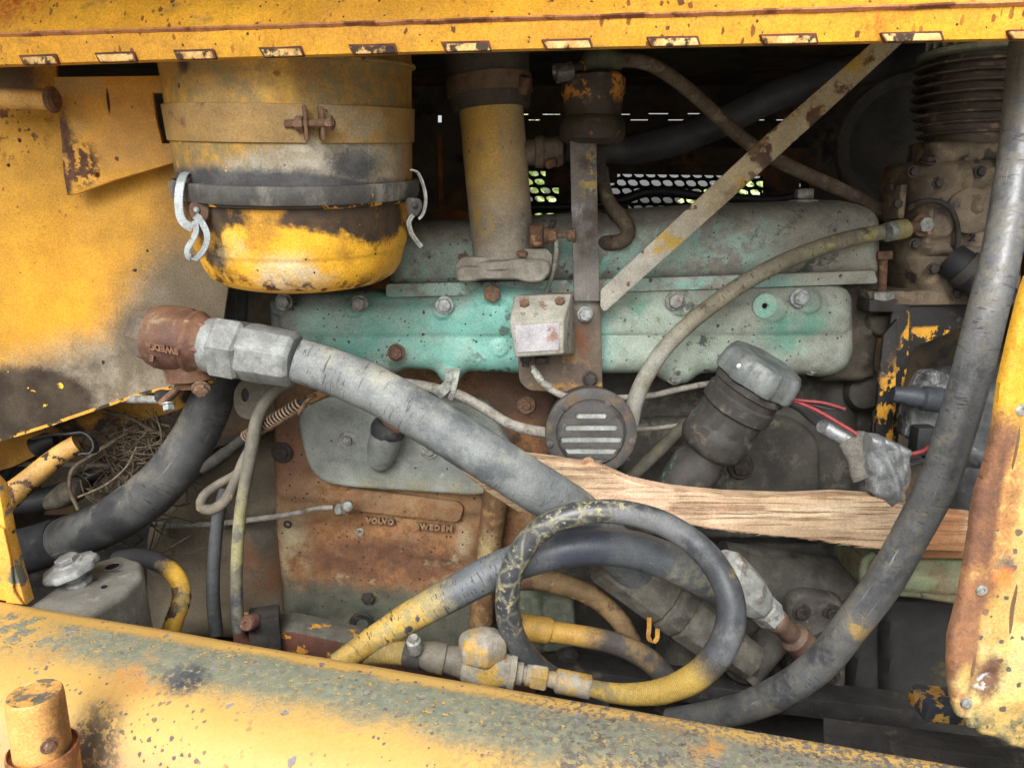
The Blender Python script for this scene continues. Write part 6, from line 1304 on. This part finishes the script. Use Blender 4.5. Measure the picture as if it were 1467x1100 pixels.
part('painted_run', M().tube(pp_[:cut+1], rr_[:cut+1], 34, .015, 20), m_lp2, T)
# yellow tee fitting and its spiral hose
m_tee = mat('yellow painted brass', (C(206, 166, 72, .85), C(186, 148, 68, .85), 20), [((C(160, 154, 142), C(134, 128, 114), 40), Mul(Nz(18, .42, .54)), .8), (C(150, 116, 60), Nz(40, .58, .7), .7)], rough=.5, bump=((60, .0008),))
m_teeg = mat('grey barb', (C(126, 120, 104), C(104, 98, 88), 30), [(C(200, 160, 60), Nz(20, .56, .66), .6)], rough=.7)
a = P(598, 936, 1.0); b = P(846, 984, .985); A = (b-a).normalized(); kk = S(700, 950, 1.0)
T = thing('tee_fitting', 'chunky yellow tee fitting joining the looped hose beside the beam', 'fitting', P(690, 975, 1.0))
part('barb', M().lathe(a, A, [(14*kk, -10*kk), (16*kk, 0), (22*kk, 22*kk), (22*kk, 40*kk), (19*kk, 42*kk), (23*kk, 70*kk), (20*kk, 76*kk)], 30).rough(.001, 40), m_teeg, T)
part('tee_body', M().lathe(a, A, [(18*kk, 62*kk), (27*kk, 70*kk), (30*kk, 84*kk), (30*kk, 112*kk), (24*kk, 124*kk), (22*kk, 132*kk), (25*kk, 134*kk), (25*kk, 142*kk), (16*kk, 144*kk)], 36).rough(.0015, 40), m_tee, T)
up_ = Vector((.02, .12, 1)).normalized(); ct = a+A*(94*kk)
part('tee_cap', M().lathe(ct, up_, [(30*kk, 8*kk), (36*kk, 14*kk), (37*kk, 34*kk), (33*kk, 44*kk), (24*kk, 50*kk), (12*kk, 54*kk), (0, 54*kk)], 6, ref=(1, -.3, 0)).bevel(.003, 20, 3), m_tee, T, smooth=30)
part('nipple', M().lathe(a, A, [(15*kk, 140*kk), (16*kk, 144*kk), (16*kk, 152*kk), (12*kk, 153*kk), (12*kk, 157*kk), (15*kk, 158*kk), (15*kk, 166*kk)], 24), m_tee, T)
part('nut', M().hexa(a, A, 18*kk, 24*kk, h0=164*kk), m_tee, T, smooth=25)
part('collar', M().lathe(a, A, [(11*kk, 186*kk), (12*kk, 200*kk), (16*kk, 202*kk)], 24), m_tee, T)
part('ferrule', M().lathe(a, A, [(14*kk, 200*kk), (17*kk, 203*kk), (17*kk, 250*kk), (12.5*kk, 252*kk)], 28), m_tee, T)
sp = [(500, 938, 1.03, 16), (530, 934, 1.02, 16.5), (560, 934, 1.01, 16.5), (600, 938, 1.0, 16.5)]
p_, r_ = crom(pxpath(sp), .0016); r_ = [q*(1+.05*(1 if (i//1) % 3 == 0 else 0)) for i, q in enumerate(r_)]
T = thing('ribbed_hose', 'short ribbed yellow brown hose end with a screw clamp', 'hose', P(550, 955, 1.02))
part('hose', M().tube(p_, r_, 26), mat('ribbed hose', (C(166, 142, 74), C(136, 116, 66), 30), rough=.7), T)
part('hose_clamp', hose([(582, 936, 1.006, 19.5), (606, 940, 1.0, 19.5)], 26, .004, .01), M_darkmetal, T)
part('clamp_screw', M().lathe(P(594, 925, .98), (-.1, -.3, 1), [(.008, -.012), (.0105, -.010), (.0105, .010), (.007, .012), (.007, .018), (.003, .018)], 16).rough(.0006, 60), M_zincdust, T)
# hoses inside the loop
m_yh = mat('dirty yellow pipe hose', (C(200, 156, 62), C(176, 136, 60), 18), [((C(84, 78, 74), C(66, 62, 60), 20), Grad(P(815, 905, 1.15), P(870, 925, 1.15), .04, 16), .7), (C(120, 100, 66), Nz(20, .54, .66), .8)], rough=.6)
T = thing('yellow_pipe', 'dirty yellow ferrule and hose running level inside the loop', 'hose', P(850, 930, 1.16))
part('ferrule', hose([(742, 896, 1.16, 17), (750, 898, 1.16, 19), (784, 903, 1.155, 19), (787, 904, 1.155, 15)], 28, .004, .01), m_yh, T)
part('hose', hose([(782, 903, 1.16, 15), (815, 908, 1.16, 15), (850, 914, 1.16, 15.5), (885, 923, 1.16, 16), (918, 938, 1.16, 16.5), (942, 957, 1.16, 17), (965, 985, 1.16, 17)], 26), m_yh, T)
m_ry = mat('rusty ochre pipe', (C(142, 116, 76), C(116, 92, 64), 20), [((C(100, 68, 52), C(86, 60, 48), 40), Nz(16, .52, .62), .85), (C(190, 160, 100), Nz(24, .6, .68), .7), (C(196, 186, 180), Spots(26, .3, .2), .8)], rough=.7)
T = thing('rusty_pipe', 'rusty ochre pipe bending down inside the loop', 'pipe', P(850, 905, 1.24))
part('pipe', hose([(745, 832, 1.26, 13), (770, 832, 1.25, 13), (795, 834, 1.25, 14)], 22), m_ry, T)
part('sleeve', hose([(790, 832, 1.25, 12), (793, 834, 1.25, 16), (815, 840, 1.245, 15), (845, 852, 1.24, 15), (872, 872, 1.235, 14), (890, 892, 1.23, 14), (905, 920, 1.23, 14)], 22, .005, .05, 40), m_ry, T)
solo('green_casting', relief([(742, 842), (822, 850), (826, 900), (820, 930), (745, 930)], 1.33, .02, .010, 6, .004, .08, [(767, 850, 10, .01, 'ridge', 767, 930)], amp=.002), mat('grimy green casting', (C(118, 124, 104), C(96, 102, 88), 20), [(C(150, 150, 128), Nz(22, .56, .7), .8), (C(56, 54, 50), Nz(14, .56, .66), .8)], rough=.75), 'grimy green cast block seen through the hose loop', 'casting')
solo('small_bolt_boss', M().lathe(P(815, 945, 1.30), (.2, -1, 0), [(.024, -.02), (.022, .0), (.016, .004), (.012, .012), (0, .012)], 20).rough(.001, 40), M_darkmetal, 'small dark boss low inside the hose loop', 'boss')
T = thing('strap_clip', 'small curled yellow and grey clip hanging inside the loop', 'clip', P(934, 920, 1.18))
part('strip', ribbon([(930, 884, 1.18), (930, 900, 1.178), (929, 912, 1.175), (934, 920, 1.172), (941, 915, 1.172), (942, 900, 1.175)], Vector((1, -.5, 0)), .008, .0016), mat('yellow clip', (C(200, 146, 50), C(150, 110, 60), 60), rough=.5, metal=.2), T)
# pump area
m_pmp = mat('oily pump iron', (C(92, 88, 81), C(70, 68, 64), 18), [(C(104, 98, 88), Nz(24, .52, .66), .9), (C(44, 42, 40), Nz(8, .54, .64), .7), (C(170, 166, 156), Nz(50, .70, .74), .9)], rough=.75, bump=((60, .0014), (240, .0006)))
T = thing('hydraulic_pump', 'oily dark pump flange with recessed bolts at the lower right', 'pump', P(1166, 985, 1.28))
part('flange', relief([(1124, 850, 10), (1150, 842), (1200, 850, 14), (1212, 870), (1208, 960), (1205, 985, 16), (1135, 978, 16), (1124, 960)], 1.28, .02, .010, 6, .0035, .06, [(1165, 905, 34, .03, 'flat'), (1148, 876, 17, .004, 'flat'), (1192, 878, 17, .004, 'flat'), (1140, 950, 17, .004, 'flat'), (1190, 968, 17, .004, 'flat')], amp=.002, nsc=30), m_pmp, T)
for x, y in ((1148, 876), (1192, 878), (1140, 952), (1190, 968)): bolt(T, x, y, 1.257, 9, M_darkbolt, washer=1.5, h=.5, socket=True)
part('barrel', hose([(1030, 812, 1.34, 38), (1080, 822, 1.34, 40), (1140, 830, 1.34, 40), (1215, 838, 1.34, 38)], 36, .01, .03, 16), m_pmp, T)
part('outlet_tube', hose([(1120, 895, 1.27, 26), (1100, 925, 1.25, 24), (1075, 955, 1.23, 23), (1063, 972, 1.22, 23)], 28, .006, .03), m_pmp, T)
kk = S(1062, 965, 1.22); ax = (P(1063, 972, 1.22)-P(1085, 942, 1.235)).normalized(); ax = (ax+Vector((0, -1.1, 0))).normalized()
part('end_socket', M().lathe(P(1063, 962, 1.215), ax, [(24*kk, -.02), (24*kk, .002), (20*kk, .006), (11*kk, .006), (10*kk, -.010), (0, -.010)], 30), m_pmp, T)
part('port', M().lathe(P(1160, 935, 1.25), (-.6, -1, .5), [(.032, -.02), (.032, .006), (.026, .010), (.020, .012)], 30), m_pmp, T)
solo('square_post', M().box(P(1200, 800, 1.40), .03, .03, .2).bevel(.004).rough(.001), m_pmp, 'dark upright stub under the plank at the right', 'post')
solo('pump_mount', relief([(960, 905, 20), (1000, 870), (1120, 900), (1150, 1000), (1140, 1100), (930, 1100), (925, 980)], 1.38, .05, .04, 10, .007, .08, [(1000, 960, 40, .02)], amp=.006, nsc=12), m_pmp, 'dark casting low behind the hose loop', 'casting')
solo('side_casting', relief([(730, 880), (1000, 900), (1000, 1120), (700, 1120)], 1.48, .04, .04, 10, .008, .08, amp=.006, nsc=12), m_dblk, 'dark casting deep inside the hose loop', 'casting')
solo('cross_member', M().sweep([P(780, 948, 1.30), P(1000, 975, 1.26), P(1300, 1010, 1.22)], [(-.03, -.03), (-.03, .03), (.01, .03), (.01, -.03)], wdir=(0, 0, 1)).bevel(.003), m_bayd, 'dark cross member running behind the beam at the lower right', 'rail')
# green box at the right and dark tank below
m_gb = mat('faded green box', (C(116, 124, 92), C(98, 106, 82), 14), [((C(104, 90, 66), C(120, 110, 84), 30), Mul(Nz(14, .46, .6)), .85), (C(88, 140, 92), Nz(26, .62, .7), .6), (C(64, 56, 48), Nz(40, .62, .7), .9)], rough=.75)
T = thing('green_tank', 'faded green rounded box end under the plank at the right', 'box', P(1300, 850, 1.2))
part('body', relief([(1231, 800, 18), (1240, 786, 12), (1300, 788), (1440, 792), (1440, 880), (1376, 862), (1300, 850), (1238, 846, 8), (1232, 830)], 1.22, .03, .012, 6, .004, .1, [(1260, 822, 12, .006, 'ridge', 1440, 836)], amp=.001), m_gb, T)
part('rim', hose([(1238, 846, 1.195, 6), (1236, 822, 1.19, 6), (1240, 802, 1.19, 6), (1252, 792, 1.19, 5)], 14), m_gb, T)
solo('timber_block', relief([(1290, 752), (1400, 748), (1400, 800), (1290, 800)], 1.18, .006, .006, 4, .003, .05, fn=grain), m_wood, 'dirty second piece of wood under the plank by the door', 'plank', smooth=60)
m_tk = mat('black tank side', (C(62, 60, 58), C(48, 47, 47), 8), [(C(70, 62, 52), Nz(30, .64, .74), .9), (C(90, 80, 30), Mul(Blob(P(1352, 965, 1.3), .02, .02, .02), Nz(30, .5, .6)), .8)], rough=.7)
T = thing('dark_tank', 'tall black tank side filling the lower right of the bay', 'tank', P(1330, 1040, 1.33))
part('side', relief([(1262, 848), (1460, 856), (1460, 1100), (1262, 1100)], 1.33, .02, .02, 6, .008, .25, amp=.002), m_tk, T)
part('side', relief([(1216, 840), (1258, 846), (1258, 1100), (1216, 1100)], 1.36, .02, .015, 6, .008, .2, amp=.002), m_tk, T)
T = thing('step_bracket', 'dark blue grey block with flaked yellow paint under the door corner', 'bracket', P(1340, 1030, .93))
part('block', M().box(P(1342, 1008, .93), .056, .05, .028, rot=Matrix.Rotation(.1, 3, 'Y')).bevel(.003).rough(.001), mat('flaked blue grey', (C(70, 76, 88), C(56, 60, 68), 16), [((YEL2, C(206, 170, 90), 40), Mul(Inv(Grad(P(1330, 1022, .9), P(1330, 1004, .9), .012, 30)), Nz(40, .50, .54)), .6, .0004)], rough=.6), T)
solo('lower_pan_lip', M().sweep([P(1180, 1040, .95), P(1330, 1058, .9), P(1540, 1085, .84)], [(-.06, -.02), (-.06, .02), (0, .02), (0, -.02)], wdir=(0, 0, 1)), m_bayd, 'dark ledge under the torn door corner', 'ledge')
# ================================================================ right door panel
yr = .70; dr = lambda x, y: P(x, y, yr)
m_door = mat('rusting yellow door paint', (C(234, 192, 108, .68), C(224, 178, 88, .66), 7), [
    (C(242, 180, 24, .76), Mul(Grad(dr(1440, 680), dr(1450, 620), .04, 9)), .45),
    ((C(190, 180, 120), C(220, 186, 110), 30), Mul(Nz(9, .5, .62), Grad(dr(1440, 700), dr(1440, 760))), .7),
    ((C(120, 112, 84)), Mul(Nz(120, .54, .6), Nz(6, .44, .58), Grad(dr(1430, 660), dr(1430, 720))), .85, -.0002), (C(96, 90, 80), Mul(Spots(90, .38, .7), Grad(dr(1430, 640), dr(1430, 720))), .85, -.0002),
    ((C(180, 128, 70), C(150, 102, 58), 60), Mul(Nz(70, .36, .5), Blob(dr(1418, 740), .085, .018, .02, 14, (3.4, 1, .85)), Nz(9, .30, .5)), .8),
    ((C(140, 96, 66), C(116, 80, 62), 40), Max(Mul(Inv(Grad(dr(1398, 750), dr(1412, 753), .008, 20)), Grad(dr(1420, 560), dr(1410, 640))), Mul(Inv(Grad(dr(1372, 930), dr(1388, 933), .008, 20)), Grad(dr(1380, 790), dr(1380, 850)))), .9),
    ((C(126, 86, 60), C(104, 72, 56), 40), Mul(Blob(dr(1400, 720), .09, .016, .02, 16, (4.6, 1, .72)), Nz(16, .38, .52)), .9),
    ((C(134, 94, 66), C(156, 108, 72), 40), Mul(Blob(dr(1370, 960), .06, .012, .012, 16, (3.6, 1, .62)), Nz(16, .34, .5)), .9),
    ((C(124, 100, 84), C(100, 88, 80), 40), Blob(dr(1437, 805), .012, .006, .008, 40), .9), (C(226, 120, 40), Blob(dr(1433, 822), .011, .006, .006, 40), .8),
    ((C(110, 78, 60)), Blob(dr(1412, 965), .016, .006, .012, 40, (1, 1, .6)), .9), (C(210, 206, 200), Mul(Blob(dr(1402, 972), .010, .003, .006, 60), Nz(60, .45, .55)), .7),
    (C(110, 84, 60), Max(Blob(dr(1446, 868), .02, .0006, .003, 60, (9, 1, .7)), Blob(dr(1450, 640), .015, .0005, .003, 60, (9, 1, .6)), Blob(dr(1389, 950), .012, .001, .003, 60, (6, 1, .8))), .9, -.0005),
    ((C(96, 92, 70), C(170, 150, 90), 60), Mul(Inv(Grad(dr(1400, 1040), dr(1400, 1000), .02, 20)), Nz(40, .45, .55)), .9)], rough=.5, bump=((14, .0015), (200, .0003)))
T = thing('door_panel', 'torn yellow door panel with a rusty curled edge along the right frame', 'door panel', dr(1430, 1060))
do_ = [(1620, 380), (1472, 395), (1462, 425), (1447, 486), (1433, 548), (1426, 600), (1420, 636), (1410, 672), (1400, 701), (1393, 735), (1391, 760), (1384, 800), (1377, 844), (1367, 886), (1360, 912), (1359, 945), (1361, 985), (1366, 1012), (1372, 1026), (1384, 1028), (1386, 1042), (1398, 1040), (1402, 1050), (1424, 1054), (1440, 1064), (1468, 1072), (1520, 1084), (1620, 1094)]
part('sheet', relief(do_, yr, .006, .007, 2, .0028, .006, [(1412, 966, 18, -.006), (1395, 1000, 14, .004)], amp=.003, nsc=16), m_door, T)
kk = S(1400, 845, yr)
for x, y in ((1406, 845), (1463, 587), (1385, 1008)):
    part('rivet', M().lathe(P(x, y, yr-.0065), (0, -1, 0), [(8.5*kk, -.002), (8*kk, .001), (5*kk, .0025), (3.6*kk, .0025), (3.2*kk, .001), (0, .001)], 22), M_zincdust, T)
